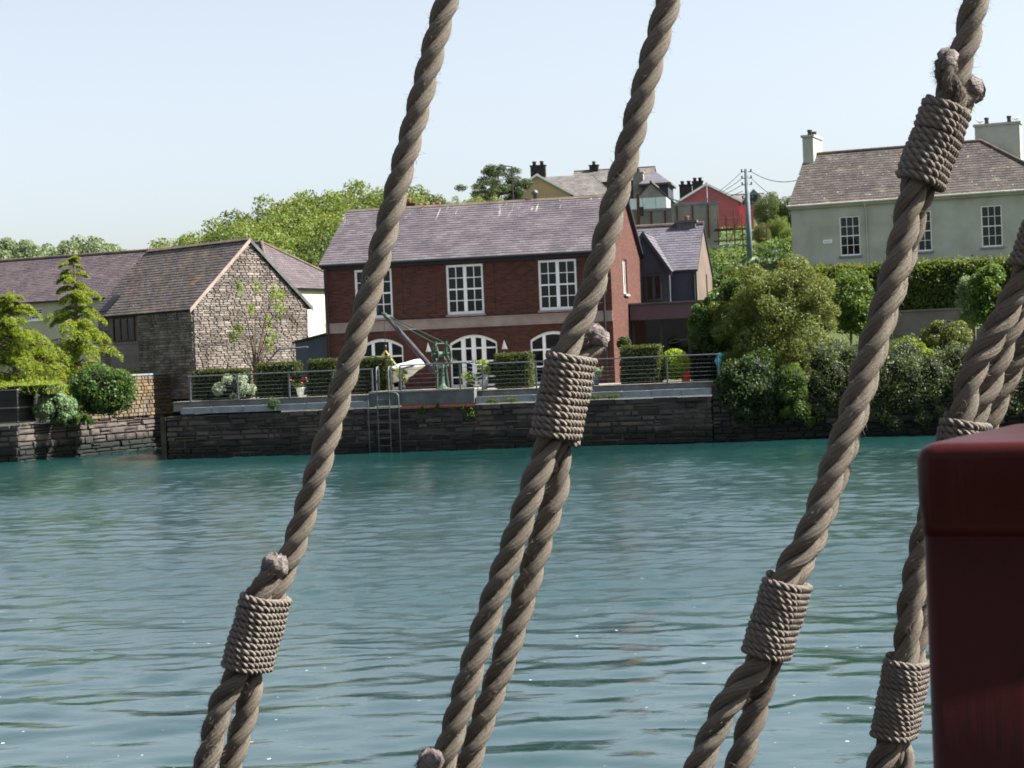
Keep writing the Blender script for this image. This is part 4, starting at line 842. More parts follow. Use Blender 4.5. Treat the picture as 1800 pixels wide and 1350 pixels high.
for k, (x, yt, yb, Y, lab, arm) in enumerate(((902, 292, 350, 175, 'slim street lamp post beside the dark pines', -1), (762, 342, 362, 185, 'street lamp post seen above the left of the brick house ridge', -1), (1243, 320, 352, 165, 'thin aerial mast rising in front of the red house', 0))):
    A_, B_ = dep(x, yb, Y), dep(x, yt, Y); g0 = gh(A_); o = thing('street_lamp' if arm else 'aerial_mast', lab, 'street lamp' if arm else 'mast', (A_[0], A_[1], g0)); hh = B_[2]-g0
    MB().tube([(0, 0, 0), (0, 0, hh)], [.11, .06] if arm else [.08, .05], 8).obj('pole', M['dark_metal'] if arm else M['cement'], o)
    if arm: MB().tube([(0, 0, hh-.05), (arm*.6, 0, hh+.05)], .05, 6).obj('arm', M['dark_metal'], o); MB().box(arm*1.1-.0, arm*.55, -.12, .12, hh, hh+.1).obj('lamp_head', M['cement'], o)
    else: MB().tube([(-.3, 0, hh-.3), (.3, 0, hh-.3)], .02, 5).obj('cross_bar', M['cement'], o)

# ------------------------------------------------------------------ woods on the hill: a few grown trees, copied and varied
def proto(label, leafm, seed, n=20000, size=.2, rad=(3.3, 3.3, 3.6), h=9, K=34, cr=.34):
    o = tree('woodland_tree', label, 'tree', (0, 0, 0), h, rad, leafm, n, size, K=K, cr=cr, seed=seed, group='trees of the wood behind the barn', lo=.5); o['used'] = 0; return o
PR = [proto('bright green broadleaf tree in the wood behind the barn', 'wood', 5), proto('bright green broadleaf tree in the wood behind the barn', 'wood', 6, rad=(3.0, 3.2, 3.9)),
      proto('darker green broadleaf tree in the wood behind the barn', 'wood_dark', 7), proto('pale yellow green tree at the top of the wood behind the brick house', 'wood_pale', 8)]
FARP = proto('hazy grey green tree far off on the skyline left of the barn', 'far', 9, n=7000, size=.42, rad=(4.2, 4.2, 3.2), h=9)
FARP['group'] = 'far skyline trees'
def place(pr, x, ytop, Y, wid=1., label=None, group=None):
    T = dep(x, ytop, Y); g0 = gh(T)-.2; s = (T[2]-g0)/9.0
    o = pr if not pr['used'] else copy_tree(pr); pr['used'] = 1
    o.location = (T[0], T[1], g0); o.scale = (s*wid, s*wid, s); o.rotation_euler = (0, 0, random.uniform(0, 6.28))
    if label: o['label'] = label
    if group: o['group'] = group
    return o
for i, (x, y, Y, k, wd) in enumerate([(285, 424, 125, 0, 1.), (335, 406, 130, 1, 1), (385, 388, 135, 0, 1), (430, 372, 140, 2, 1), (475, 347, 150, 0, .9), (520, 338, 152, 1, .9), (565, 330, 155, 3, .9), (610, 322, 152, 0, .9), (655, 320, 150, 1, .9), (700, 328, 152, 2, .9), (735, 330, 150, 0, .85), (545, 350, 140, 2, .9), (495, 378, 130, 1, 1), (450, 395, 122, 0, 1), (400, 408, 118, 2, 1), (350, 425, 118, 0, 1), (540, 398, 122, 0, 1), (585, 372, 128, 1, 1), (575, 410, 116, 2, 1), (625, 365, 135, 2, .9), (490, 420, 115, 0, 1), (680, 352, 140, 0, .9), (265, 436, 120, 0, 1.1), (310, 428, 118, 1, 1.1), (720, 338, 145, 1, 1.), (750, 338, 150, 0, .9), (770, 346, 150, 2, .9), (640, 345, 140, 1, 1.1), (600, 345, 138, 0, 1.1), (530, 362, 132, 0, 1.1), (460, 375, 128, 1, 1.1), (420, 392, 120, 0, 1.1), (370, 408, 120, 1, 1.1)]):
    place(PR[k], x, y, Y, wd)
for x, y, Y, k, wd in ((800, 348, 160, 0, .7), (835, 343, 165, 3, .7), (870, 342, 168, 0, .6), (845, 330, 185, 2, .6)):
    place(PR[k], x, y, Y, wd, 'low green tree seen just over the brick house roof ridge', 'trees behind the ridge')
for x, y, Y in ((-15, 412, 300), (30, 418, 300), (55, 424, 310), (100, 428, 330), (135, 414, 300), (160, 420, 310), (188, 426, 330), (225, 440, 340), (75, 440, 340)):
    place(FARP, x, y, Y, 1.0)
for i, (x, y, Y, k, wd) in enumerate(((1352, 338, 150, 2, .95), (1388, 345, 150, 2, .95), (1368, 378, 130, 0, 1.), (1338, 392, 128, 2, .9), (1385, 398, 118, 0, .9))):
    place(PR[k], x, y, Y, wd, 'green tree filling the slope between the scaffolding and the cream house', 'trees beside the cream house')
# pines
for k, (x, y, Y, h, lab) in enumerate(((875, 291, 182, 5.5, 'flat topped dark pine beside the beige house'), (905, 308, 182, 5, 'dark spreading pine against the beige gable'), (855, 315, 178, 4, 'small dark pine left of the flat topped pine'))):
    T = dep(x, y, Y); g0 = gh(T); hh = T[2]-g0
    o = thing('pine_tree', lab, 'tree', (T[0], T[1], g0), 0, 'pines on the hill'); g_ = np.random.default_rng(70+k)
    cl = [((g_.normal()*1.0, g_.normal()*.9, hh-.3-2.4*g_.random()**1.3), (.4+.5*g_.random(), .4+.5*g_.random(), .2+.25*g_.random())) for _ in range(20)]
    limbs(hh, .16, (0, 0, hh-1.2), [(np.array(c), 1) for c, r in cl], 9).obj('trunk', M['bark'], o, True)
    quads_obj('crown', clumpy(cl, 7000, .2, .35, .2, .2), LEAF['pine'], o)
# shrubs on the slope beside the pole
for k, (x, y, Y, r, lf, lab) in enumerate(((1285, 452, 108, 1.5, 'fresh', 'light green scrub on the slope left of the utility pole'), (1268, 470, 104, 1.2, 'ivy', 'dark scrub on the slope behind the dark house'), (1345, 450, 106, 1.4, 'dark', 'dark green shrub right of the utility pole'), (1310, 462, 110, 1.2, 'lime', 'yellow green scrub at the foot of the utility pole'), (1370, 432, 112, 1.5, 'fresh', 'leafy green shrub against the left end of the cream house'), (1290, 486, 92, 1.3, 'big_hedge', 'bright green shrub behind the golden tree'), (1250, 490, 92, 1.0, 'dark', 'dark low shrub behind the golden tree'))):
    T = dep(x, y, Y); bush('slope_shrub', lab, (T[0], T[1], T[2]-r*1.5), (r*1.3, r, r), lf, 5500, .17, seed=80+k)
# ------------------------------------------------------------------ terrace railing, ladder
def railing(label, runs, z0, zt, nw, posts, v):
    o = thing('railing', label, 'railing', FB.w(0, v, 0), FB.rz); a, b = runs
    for u in posts:
        MB().box(u-.025, u+.025, -.03, .03, z0, zt).obj('post', M['steel'], o)
    MB().tube([(a, 0, zt+.02), (b, 0, zt+.02)], .024, 8).obj('top_rail', M['steel'], o)
    for k in range(nw): MB().tube([(a, 0, z0+(zt-z0)*(k+.6)/(nw+.5)), (b, 0, z0+(zt-z0)*(k+.6)/(nw+.5))], .006, 5).obj('wire', M['steel'], o)
    return o
railing('steel wire railing along the terrace edge in front of the barn', (-10.0, -3.0), 2.04, 2.93, 6, [-9.92, -8.1, -6.15, -4.5, -3.05], .5)
railing('steel wire railing along the terrace edge right of the crane', (.95, 9.3), 2.04, 2.95, 6, [.98, 2.9, 4.9, 7.5, 9.25], .5)
pr_ = railing('steel railing around the crane plinth above the ladder', (-1.88, .55), 2.15, 3.02, 5, [-1.88, .28], .02)
for k in range(6):
    z = 3.04-.145*k; MB().tube([(.5, 0, z), (.66, .02, z-.03), (.8, .2, z-.1-.0*k), (.98, .48, z-.09)], .02 if k == 0 else .009, 6).obj('swept_end', M['steel'], pr_)
ld_ = thing('ladder', 'galvanised quay ladder with hooped side rails going down into the water', 'ladder', FB.w(-2.47, -.22, 0), FB.rz)
for s in (-1, 1):
    MB().tube([(s*.22, 0, -.8), (s*.22, 0, 2.2), (s*.22, .02, 2.85), (s*.22, .1, 3.0), (s*.22, .28, 3.02), (s*.22, .32, 2.9), (s*.22, .32, 2.16)], .026, 8).obj('stringer', M['steel'], ld_, True)
    MB().tube([(s*.56, 0, -.8), (s*.56, 0, 1.9), (s*.55, 0, 2.0), (s*.48, 0, 2.08), (s*.24, 0, 2.08)], .023, 8).obj('side_rail', M['steel'], ld_, True)
for i in range(10): MB().tube([(-.22, 0, -.3+i*.27), (.22, 0, -.3+i*.27)], .016, 6).obj('rung', M['steel'], ld_)

# ------------------------------------------------------------------ green hand crane
cu, _ = FB.pv(778, 682, .7)
cr_ = thing('hand_crane', 'old green iron hand crane with spoked wheels and dark tubular jib on the plinth', 'crane', FB.w(cu, .7, 2.15), FB.rz)
def cl(x, y, v): u, z = FB.pv(x, y, v); return np.array([u-cu, v-.7, z-2.15])
hd = np.array([-.6, .8, 0]); ax = np.array([.8, .6, 0])      # jib direction in plan, axle direction
tip = cl(678, 555, 3.3); foot = cl(771, 661, .75); ctr = cl(780, 622, .7); topm = cl(776, 604, .7)
for s in (-1, 1):
    b = ax*.2*s
    MB().prism([b-hd*.09, b+hd*.09, b*.75+hd*.03+[0, 0, .75], b+[0, 0, ctr[2]+.1]+hd*.045, b+[0, 0, topm[2]]+hd*.05, b+[0, 0, topm[2]]-hd*.05, b+[0, 0, ctr[2]+.1]-hd*.045, b*.75-hd*.03+[0, 0, .75]], ax*.035*s).obj('side_frame', M['green_iron'], cr_)
    c = np.array([0, 0, ctr[2]])+ax*.24*s; rim = [c+(hd*math.cos(t)+np.array([0, 0, 1])*math.sin(t))*.32 for t in np.linspace(0, 2*math.pi, 29)]
    wh = MB().tube(rim, .022, 6, False).obj('wheel', M['green_iron'], cr_, True)
    for k in range(6):
        t = k*math.pi/3; MB().tube([c, c+(hd*math.cos(t)+np.array([0, 0, 1])*math.sin(t))*.31], .013, 5).obj('spoke', M['green_iron'], wh)
    MB().tube([c-ax*.05, c+ax*.05], .06, 10).obj('hub', M['green_iron'], wh)
    MB().tube([np.array([0, 0, topm[2]])+b-[0, 0, .05], np.array([0, 0, topm[2]])+b+[0, 0, .08]], .05, 8).obj('head_lug', M['green_iron'], cr_)
    tr_ = MB().tube([np.array([0, 0, topm[2]])+b, tip+ax*.07*s], .019, 6).obj('tie_rod', M['green_iron'], cr_)
MB().tube([np.array([0, 0, topm[2]])-ax*.24, np.array([0, 0, topm[2]])+ax*.24], .025, 8).obj('head_pin', M['green_iron'], cr_)
md = (np.array([0, 0, topm[2]])+tip)/2; MB().tube([md-ax*.17, md+ax*.17], .02, 6).obj('tie_spreader', M['green_iron'], cr_)
c = np.array([0, 0, ctr[2]]); MB().tube([c-ax*.18, c-ax*.17, c-ax*.165, c+ax*.165, c+ax*.17, c+ax*.18], [.14, .14, .09, .09, .14, .14], 16).obj('winch_drum', M['green_iron'], cr_, True)
c3_ = np.array([0, 0, ctr[2]-.42]); rim = [c3_-ax*.26+(hd*math.cos(t)+np.array([0, 0, 1])*math.sin(t))*.13 for t in np.linspace(0, 2*math.pi, 19)]
MB().tube(rim, .03, 6, False).obj('pinion', M['green_iron'], cr_, True)
MB().tube([c3_-ax*.3, c3_+ax*.3], .03, 8).obj('crank_shaft', M['green_iron'], cr_); MB().tube([c3_+ax*.3, c3_+ax*.3+hd*-.3+[0, 0, .15], c3_+ax*.5+hd*-.3+[0, 0, .15]], .018, 6).obj('crank_handle', M['green_iron'], cr_)
MB().box(-.12, .12, -.2, -.17, ctr[2]-.5, ctr[2]-.36).obj('maker_plate', M['cement'], cr_)
MB().lathe([(.24, -.02), (.24, .04), (.15, .07), (.09, .2), (.075, .75), (.11, .8)], 16).obj('pedestal', M['green_iron'], cr_, True)
dj = tip-foot
MB().tube([foot, foot+dj*.06, foot+dj*.5, foot+dj*.94, tip], [.05, .085, .1, .075, .06], 14).obj('jib', M['jib'], cr_, True)
tt_ = dj/np.linalg.norm(dj); MB().tube([tip-tt_*.22, tip+tt_*.1], .085, 12).obj('jib_head', M['green_iron'], cr_, True)
for s in (-1, 1): MB().tube([tip+tt_*.02+ax*.05*s-hd*.0, tip+tt_*.2+ax*.05*s], .035, 8).obj('sheave_cheek', M['green_iron'], cr_)
hk = tip+tt_*.15; zh = cl(673, 612, 3.3)[2]
MB().tube([hk, (hk[0], hk[1], zh)], .008, 5).obj('hoist_cable', M['dark_metal'], cr_); MB().lathe([(.02, .12), (.05, .1), (.06, 0), (.03, -.08)], 10, (hk[0], hk[1], zh)).obj('hook_block', M['dark_metal'], cr_, True)
HK = FB.w(cu, .7, 2.15)+FB.u*hk[0]+FB.v*hk[1]+np.array([0, 0, zh-.08])

# ------------------------------------------------------------------ inflatable dinghy and yellow sling
bu, bz = FB.pv(750, 640, 3.2)
bt = thing('inflatable_boat', 'white inflatable dinghy with a navy stripe, bow raised, behind the railing', 'boat', FB.w(bu-1.6, 3.2, 2.05), FB.rz)
def tubpath(s): return [(-2.0, s*.52, .72), (-1.2, s*.55, .72), (-.4, s*.56, .74), (.3, s*.54, .80), (.9, s*.44, .90), (1.25, s*.28, 1.0), (1.42, 0, 1.04)]
def smooth(P, n=6):
    P = [np.array(p, float) for p in P]; out = []
    for i in range(len(P)-1):
        a, b, c, d = P[max(i-1, 0)], P[i], P[i+1], P[min(i+2, len(P)-1)]
        for k in range(n): t = k/n; out.append(.5*((2*b)+(-a+c)*t+(2*a-5*b+4*c-d)*t*t+(-a+3*b-3*c+d)*t**3))
    return out+[P[-1]]
for s in (-1, 1):
    pth = smooth(tubpath(s)); MB().tube([(pth[0][0]-.3, s*.5, .72)]+pth, [.05]+[.19]*(len(pth)-8)+[.185, .18, .175, .17, .165, .16, .155, .15], 14).obj('air_tube', M['hypalon'], bt, True)
    MB().tube([(p[0]+(.06 if p[0] > 1.1 else 0), p[1]*1.02+s*.175*(1 if p[0] < 1.2 else .6), p[2]-.02) for p in pth[:-3]], .03, 6).obj('rubbing_strake', M['navy'], bt, True)
    MB().tube([(.45, s*.74, .98), (.62, s*.72, 1.01), (.66, s*.7, .93)], .025, 6).obj('grab_handle', M['navy'], bt)
hullx = [(-2.0, .45, .62, .28), (-1., .46, .62, .26), (0, .45, .66, .30), (.6, .38, .72, .40), (1.05, .22, .82, .60), (1.4, .02, .95, .88)]
hm = MB(); V = []
for x, hw, zt, zk in hullx: V += [(x, -hw, zt), (x, -hw*.8, (zt+zk)/2-.02), (x, 0, zk), (x, hw*.8, (zt+zk)/2-.02), (x, hw, zt)]
hm.add(V, [(i*5+j, i*5+j+1, i*5+5+j+1, i*5+5+j) for i in range(5) for j in range(4)]); hm.obj('hull', M['hypalon'], bt, True)
MB().box(-1.9, -1.84, -.5, .5, .5, .95).obj('transom', M['hypalon'], bt)
for x in (-1.2, .55):
    MB().box(x-.05, x+.05, -.05, .05, 0, .36).obj('stand_leg', M['steel'], bt); MB().box(x-.25, x+.25, -.4, .4, -.001, .05).obj('stand_foot', M['cement'], bt)
slg = thing('lifting_sling', 'yellow webbing sling hanging from the crane hook to the dinghy', 'sling', HK)
for (x, y, v) in ((701, 648, 2.9), (655, 648, 3.3), (664, 652, 3.6)):
    u, z = FB.pv(x, y, v); Q = FB.w(u, v, z)-HK; d = Q/np.linalg.norm(Q)
    MB().prism([(-.03, 0, 0), (.03, 0, 0), Q+[.03, 0, 0], Q-[.03, 0, 0]], (0, .01, 0)).obj('strap', M['yellow'], slg)

# ------------------------------------------------------------------ hedges and pots on the terrace
def hb(xa, xb, yt, v, D_, lab, leafm='hedge', n=4500):
    ua, zt = FB.pv(xa, yt, v); ub, _ = FB.pv(xb, yt, v); clipped_hedge(lab, FB.w(ua, v, 2.05), FB.rz, ub-ua-.05, D_, zt-2.05, leafm, n, .075)
hb(338, 430, 653, 1.3, .8, 'long low clipped hedge at the barn end of the terrace', n=6500)
hb(448, 521, 641, 1.3, .8, 'clipped hedge block in front of the barn gable')
hb(539, 592, 635, 1.3, .8, 'clipped hedge block in front of the grey shed')
hb(628, 681, 631, 1.6, .7, 'clipped hedge block in front of the left arched window, beside the dinghy')
hb(869, 932, 624, 1.3, .8, 'clipped hedge block between the glazed doors and the right arched window')
hb(1090, 1160, 611, 1.3, .8, 'clipped hedge block in front of the dark glazed extension', n=5200)
hb(1212, 1290, 611, 3.2, .9, 'dark clipped hedge under the left side of the golden tree', 'dark')
def ball(name, x, yc, v, r, lab, lf, stem=True, n=2600, size=.07):
    u, z = FB.pv(x, yc, v); o = thing(name, lab, 'shrub', FB.w(u, v, 2.05), FB.rz); zc = z-2.05
    d = ball_dirs(n); quads_obj('foliage', leaf_quads(d*r*(.9+.18*rng.random((n, 1)))+[0, 0, zc], d, size, .6, .7), LEAF[lf], o); lumpy(MB(), (0, 0, zc), (r*.85,)*3, 3, amp=.03).obj('inner_twigs', M['twig_core'], o, True)
    if stem: MB().tube([(0, 0, .25), (0, 0, zc)], .03, 6).obj('stem', M['bark'], o); MB().lathe([(.16, 0), (.22, .3), (.24, .32), (.2, .31)], 14).obj('pot', M['charcoal'], o, True)
    return o
ball('topiary_ball', 1097, 604, 2.6, .24, 'small clipped ball topiary behind the hedge at the brick corner', 'hedge')
ball('round_shrub', 1186, 640, 2.0, .50, 'round yellow green shrub between the hedge block and the red cover', 'lime', False, 4000, .09)
u, z = FB.pv(1205, 657, 2.0); _, z2 = FB.pv(1205, 622, 2.0)
o = thing('gas_cylinder', 'tall red capped cylinder standing behind the railing', 'cylinder', FB.w(u, 2.0, 2.05), FB.rz); hh = z2-2.05
MB().lathe([(.13, 0), (.15, .03), (.15, hh-.22), (.13, hh-.12), (.07, hh-.08)], 16).obj('body', M['red_plastic'], o, True); MB().lathe([(.06, hh-.08), (.07, hh-.06), (.07, hh), (.05, hh)], 12).obj('cap', M['red_plastic'], o, True)
u, z2 = FB.pv(1262, 620, 1.5)
o = thing('garden_ornament', 'turquoise garden ornament at the railing beside the golden tree', 'ornament', FB.w(u, 1.5, 2.05), FB.rz); hh = z2-2.05
MB().lathe([(.12, 0), (.05, .05), (.04, hh*.5), (.1, hh*.6), (.13, hh*.72), (.08, hh*.82)], 14).obj('stand', M['turquoise'], o, True); MB().lathe([(.03, hh*.8), (.09, hh*.84), (.11, hh*.92), (.08, hh*.98), (.02, hh)], 14, (.05, 0, 0)).obj('head', M['turquoise'], o, True); MB().tube([(.1, 0, hh*.9), (.22, 0, hh*.93)], [.03, .01], 6).obj('spout', M['turquoise'], o)
def potted(x, yb, v, lab, h, lf, potm, pr=.16, ph=.3, n=500, leaf=.11, flower=None, spread=.22):
    u, z = FB.pv(x, yb, v); o = thing('potted_plant', lab, 'potted plant', FB.w(u, v, 2.05), FB.rz)
    MB().lathe([(pr*.7, 0), (pr, ph), (pr*1.08, ph+.01), (pr*1.08, ph+.04), (pr*.9, ph+.04)], 14).obj('pot', potm, o, True)
    cl_ = [((random.gauss(0, spread*.6), random.gauss(0, spread*.6), ph+h*random.uniform(.2, .95)), spread*.55) for _ in range(9)]
    quads_obj('leaves', clumpy(cl_, n, leaf, .45, .2), LEAF[lf], o); mb = MB()
    for c, _ in cl_: mb.tube([(0, 0, ph*.8), c], .008, 4)
    mb.obj('stems', M['bark'], o)
    if flower: 
        for c, _ in cl_[:4]: MB().lathe([(.01, 0), (.06, .03), (.04, .06), (.01, .07)], 8, (c[0], c[1]-.1, c[2]+.1)).obj('flower', flower, o, True)
potted(528, 690, 1.1, 'white pot with red flowers between two hedge blocks', .25, 'ivy', M['white'], .15, .3, 260, .09, M['red_plastic'])
potted(827, 690, 1.6, 'small yellowing plant in a pot by the foot of the crane', .4, 'sapling', M['charcoal'], .14, .22, 260)
potted(851, 690, 1.7, 'taller leafy potted shrub left of the hedge beside the glazed doors', .75, 'sapling', M['white'], .17, .32, 420, .12)
potted(1048, 690, 1.7, 'small pale potted plant by the brick corner', .3, 'variegated', M['cement'], .15, .3, 200)
potted(707, 690, 1.5, 'yellowing climbing plant behind the crane railing', .7, 'sapling', M['charcoal'], .12, .2, 330, .1, None, .16)
u, z2 = FB.pv(1030, 640, 2.2)
# standard lamp arm in front of the barn
u, z = FB.pv(470, 640, 1.9); pa = [FB.pv(470, 690, 1.9), FB.pv(470, 637, 1.9), FB.pv(487, 617, 1.9), FB.pv(492, 614, 1.9), FB.pv(541, 610, 1.9)]
o = thing('bent_pole', 'bent dark metal pole reaching over the hedge before the barn gable', 'pole', FB.w(pa[0][0], 1.9, 2.05), FB.rz)
MB().tube([(a-pa[0][0], 0, max(b-2.05, 0)) for a, b in pa], .03, 8).obj('arm', M['shed'], o); MB().lathe([(.14, 0), (.14, .03), (.04, .05)], 12).obj('foot', M['shed'], o)
# blossom shrub and wall weeds
u, z = FB.pv(412, 700, .95); bush('blossom_shrub', 'white flowering shrub tumbling behind the railing', FB.w(u, .95, 2.0), (.85, .35, .55), 'blossom', 2600, .09, K=16, seed=33, core=.6)
for k, (x, y, r, lf, lab) in enumerate(((826, 728, .28, 'fresh', 'green weed tuft growing from the quay wall under the plinth'), (742, 727, .22, 'ivy', 'small dark weed growing from the quay wall beside the ladder'), (480, 712, .3, 'ivy', 'ivy sprig on the coping below the hedge blocks'), (768, 716, .14, 'fresh', 'tiny green weed on the plinth brickwork'))):
    u, z = FB.pv(x, y, -.03); o = thing('wall_weed', lab, 'weed', FB.w(u, -.03, z), FB.rz)
    cl_ = [((random.gauss(0, r*.5), -.03-.08*random.random(), random.gauss(0, r*.35)), r*.35) for _ in range(8)]; quads_obj('leaves', clumpy(cl_, 350, .07, .5, .1), LEAF[lf], o)
    mb = MB(); [mb.tube([(0, .1, 0), c], .006, 4) for c, _ in cl_]; mb.obj('stems', M['bark'], o)
for k, (x, y) in enumerate(((866, 706), (897, 703), (1047, 700), (1077, 696))):
    u, z = FB.pv(x, y, -.03); o = thing('grass_tuft', 'dry yellow grass tuft on the top course of the quay wall', 'grass', FB.w(u, -.02, 1.58), FB.rz, 'dry grass tufts on the quay wall')
    P_ = np.zeros((90, 3)); P_[:, 0] = rng.normal(size=90)*.12; P_[:, 2] = .06+.06*rng.random(90); P_[:, 1] = -.04
    quads_obj('blades', leaf_quads(P_, np.tile([0., -1, 0], (90, 1)), .2, .08, .4, np.tile([0, 0, 1.], (90, 1))+rng.normal(size=(90, 3))*.4), LEAF['gold'], o)

# ------------------------------------------------------------------ garden on the right
def at(x, y, Y): return dep(x, y, Y)
T = FB.w(*FB.pv(1350, 700, 3.0)[:1], 3.0); u, zt = FB.pv(1395, 447, 3.2); 
def blob(x, y, v, r): u_, z_ = FB.pv(x, y, v); return (np.array([u_, v, z_]), r)
u0_, _ = FB.pv(1350, 700, 3.0)
gt_ = thing('golden_tree', 'large golden green rounded tree leaning over the quay wall', 'tree', FB.w(u0_, 3.0, 2.0), FB.rz)
pts = [(1395, 480, 3.2, .8), (1375, 500, 2.4, .8), (1345, 525, 2.2, .9), (1420, 515, 2.4, .9), (1310, 545, 2.4, .9), (1440, 545, 2.6, .75), (1365, 560, 1.8, 1.0), (1290, 580, 2.4, .8), (1415, 580, 1.9, .9), (1325, 605, 1.7, .95), (1440, 605, 2.4, .6), (1380, 625, 1.6, .9), (1300, 635, 1.9, .7), (1425, 640, 2.0, .6), (1345, 650, 1.6, .8), (1395, 465, 3.6, .55), (1335, 500, 3.4, .8), (1440, 500, 3.6, .55), (1455, 570, 3.2, .5), (1270, 550, 3., .6), (1365, 600, 3., 1.3), (1380, 530, 3.3, 1.2), (1310, 590, 3.4, 1.1)]
cl_ = []
for x, y, v, r in pts:
    c, r = blob(x, y, v, r); c = c-[u0_, 3.0, 2.0]; cl_.append((c, r*.7))
    for _ in range(4): d = unit(rng.normal(size=3)); cl_.append((c+d*r*.7, r*.36))
limbs(3, .16, (0, 0, 2.6), cl_, 12).obj('trunk', M['bark'], gt_, True); quads_obj('crown', clumpy(cl_, 72000, .085, .5, .5, .15), LEAF['gold'], gt_)
def mass(name, lab, pts, lf, n, size, cat='shrub', group=None, sub=4, base=None, asp=.5):
    """shrub whose outline is traced as clumps standing at real depths (v in the quay frame)"""
    if name in ('waterside_bush', 'overhanging_shrub', 'feathery_shrub'): pts = [(x+(0 if name[0] == 'w' else 10), y-(6 if name[0] == 'w' else 0), v, r*(1.3 if name[0] == 'w' else 1.2)) for x, y, v, r in pts]
    if name == 'waterside_bush': pts = pts+[(x, y+42, v-.3, r*.55) for x, y, v, r in pts if v < .45]
    u_, v_ = FB.pv(pts[0][0], pts[0][1], pts[0][2])[0], pts[0][2]; o = thing(name, lab, cat, FB.w(u_, v_, 2.0), FB.rz, group); cl = []
    for x, y, v, r in pts:
        a, z_ = FB.pv(x, y, v); c = np.array([a-u_, v-v_, z_-2.0]); cl.append((c, r*.75))
        for _ in range(sub): d = unit(rng.normal(size=3)); cl.append((c+d*r*.66, r*.36))
    mb = MB()
    for c, r in cl[::max(1, len(cl)//8)]: mb.tube([(0, .2, -.1), (c[0]*.5, c[1]*.5+.1, max(c[2]*.6, .1)), c], [.035, .025, .008], 5)
    mb.obj('stems', M['bark'], o, True); core = MB()
    for x, y, v, r in pts:
        a, z_ = FB.pv(x, y, v); lumpy(core, (a-u_, v-v_, z_-2.0), (r*.5,)*3, 5, 10, 6)
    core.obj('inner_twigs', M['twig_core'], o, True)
    quads_obj('foliage', clumpy(cl, n, size, asp, .55), LEAF[lf], o); return o
mass('evergreen_shrub', 'dark leafy evergreen to the left of the golden tree', [(1240, 555, 3.4, .6), (1235, 590, 3.2, .55), (1262, 530, 3.8, .6), (1268, 585, 3.0, .6), (1285, 515, 4.0, .6), (1255, 615, 3.2, .45), (1225, 570, 3.6, .45)], 'ivy', 9000, .12)
mass('overhanging_shrub', 'dark shrub spilling over the quay wall below the golden tree', [(1280, 660, .4, .6), (1310, 690, .15, .6), (1275, 700, .1, .5), (1345, 700, .1, .6), (1320, 650, .7, .7), (1370, 680, .3, .6), (1300, 725, -.05, .4), (1345, 730, -.1, .4), (1262, 680, .3, .4)], 'dark', 13000, .1)
mass('feathery_shrub', 'brighter green feathery shrub hanging down over the quay wall', [(1385, 665, -.1, .45), (1390, 695, -.2, .42), (1400, 720, -.3, .36), (1370, 690, -.2, .36), (1412, 740, -.3, .2), (1378, 725, -.3, .3)], 'fresh', 6000, .1, asp=.3)
mass('waterside_bush', 'grey green waterside bush right of the feathery shrub', [(1445, 640, .6, .6), (1470, 670, .3, .7), (1440, 690, .2, .5), (1495, 640, .8, .6), (1500, 690, .2, .6), (1465, 625, 1.1, .5), (1520, 665, .4, .6), (1480, 715, 0, .4)], 'bush', 13000, .085)
mass('waterside_bush', 'grey green waterside bush in front of the yellow green shrub', [(1570, 650, .5, .7), (1600, 675, .3, .75), (1550, 690, .2, .6), (1640, 660, .4, .65), (1590, 630, .9, .6), (1625, 700, .1, .5), (1575, 710, 0, .45), (1655, 690, .2, .5), (1540, 660, .5, .5)], 'bush', 14000, .085)
mass('waterside_bush', 'grey green waterside bush before the clipped dome shrub', [(1690, 640, .8, .6), (1710, 670, .3, .7), (1665, 640, 1.0, .4), (1740, 640, .7, .7), (1730, 695, .1, .5), (1690, 690, .2, .5)], 'bush', 11000, .085)
mass('waterside_bush', 'grey green waterside bush behind the red post', [(1790, 640, .6, .7), (1780, 675, .2, .7), (1825, 650, .5, .8), (1820, 690, .2, .6), (1850, 620, .9, .8)], 'bush', 10000, .085)
mass('shrub', 'bright yellow green shrub between the bushes and the garden wall', [(1590, 618, 2.5, .4), (1615, 622, 2.4, .4), (1575, 620, 2.6, .32), (1600, 606, 2.7, .34), (1632, 628, 2.4, .3)], 'lime', 5000, .12, asp=.35)
u_, z_ = FB.pv(1665, 590, 6.0)
bush('dome_shrub', 'clipped dome shaped shrub in front of the retaining wall', FB.w(u_, 6.0, z_-.72), (.85, .8, .75), 'gold', 7000, .085, K=30, cr=.32, seed=44, zmin=-.4, core=.82)
u_, z_ = FB.pv(1640, 600, 7.5)
bush('wall_shrub', 'small dark green shrub left of the dome shaped shrub', FB.w(u_, 7.5, z_-.9), (.6, .5, .8), 'big_hedge', 2500, .11, seed=45)
def standard(lab, x, ytop, ybot_crown, ybase, v, wpx, lf, n, seed, size=.12, pts=None):
    """small standard tree: clear stem and an upright crown"""
    u_, zt = FB.pv(x, ytop, v); zc = FB.pv(x, ybot_crown, v)[1]; P = FB.w(u_, v, 0); g0 = 2.0
    o = thing('standard_tree', lab, 'tree', (P[0], P[1], g0), FB.rz); rr = wpx/3400*P[1]/2; h = zt-g0; rz_ = (zt-zc)/2
    cl = rand_clumps(26, (0, 0, h-rz_), (rr, rr, rz_), .42*rr, seed, .4)
    mb = MB(); mb.tube([(0, 0, 0), (.03, 0, h*.4), (0, 0, h-rz_), (0, 0, h-.2)], [.055, .05, .035, .01], 8)
    for c, _ in cl[:12]: mb.tube([(0, 0, max(c[2]-.5, zc-g0)), c], [.02, .006], 5)
    mb.obj('trunk', M['bark'], o, True); quads_obj('crown', clumpy(cl, n, size, .6, .4), LEAF[lf], o)
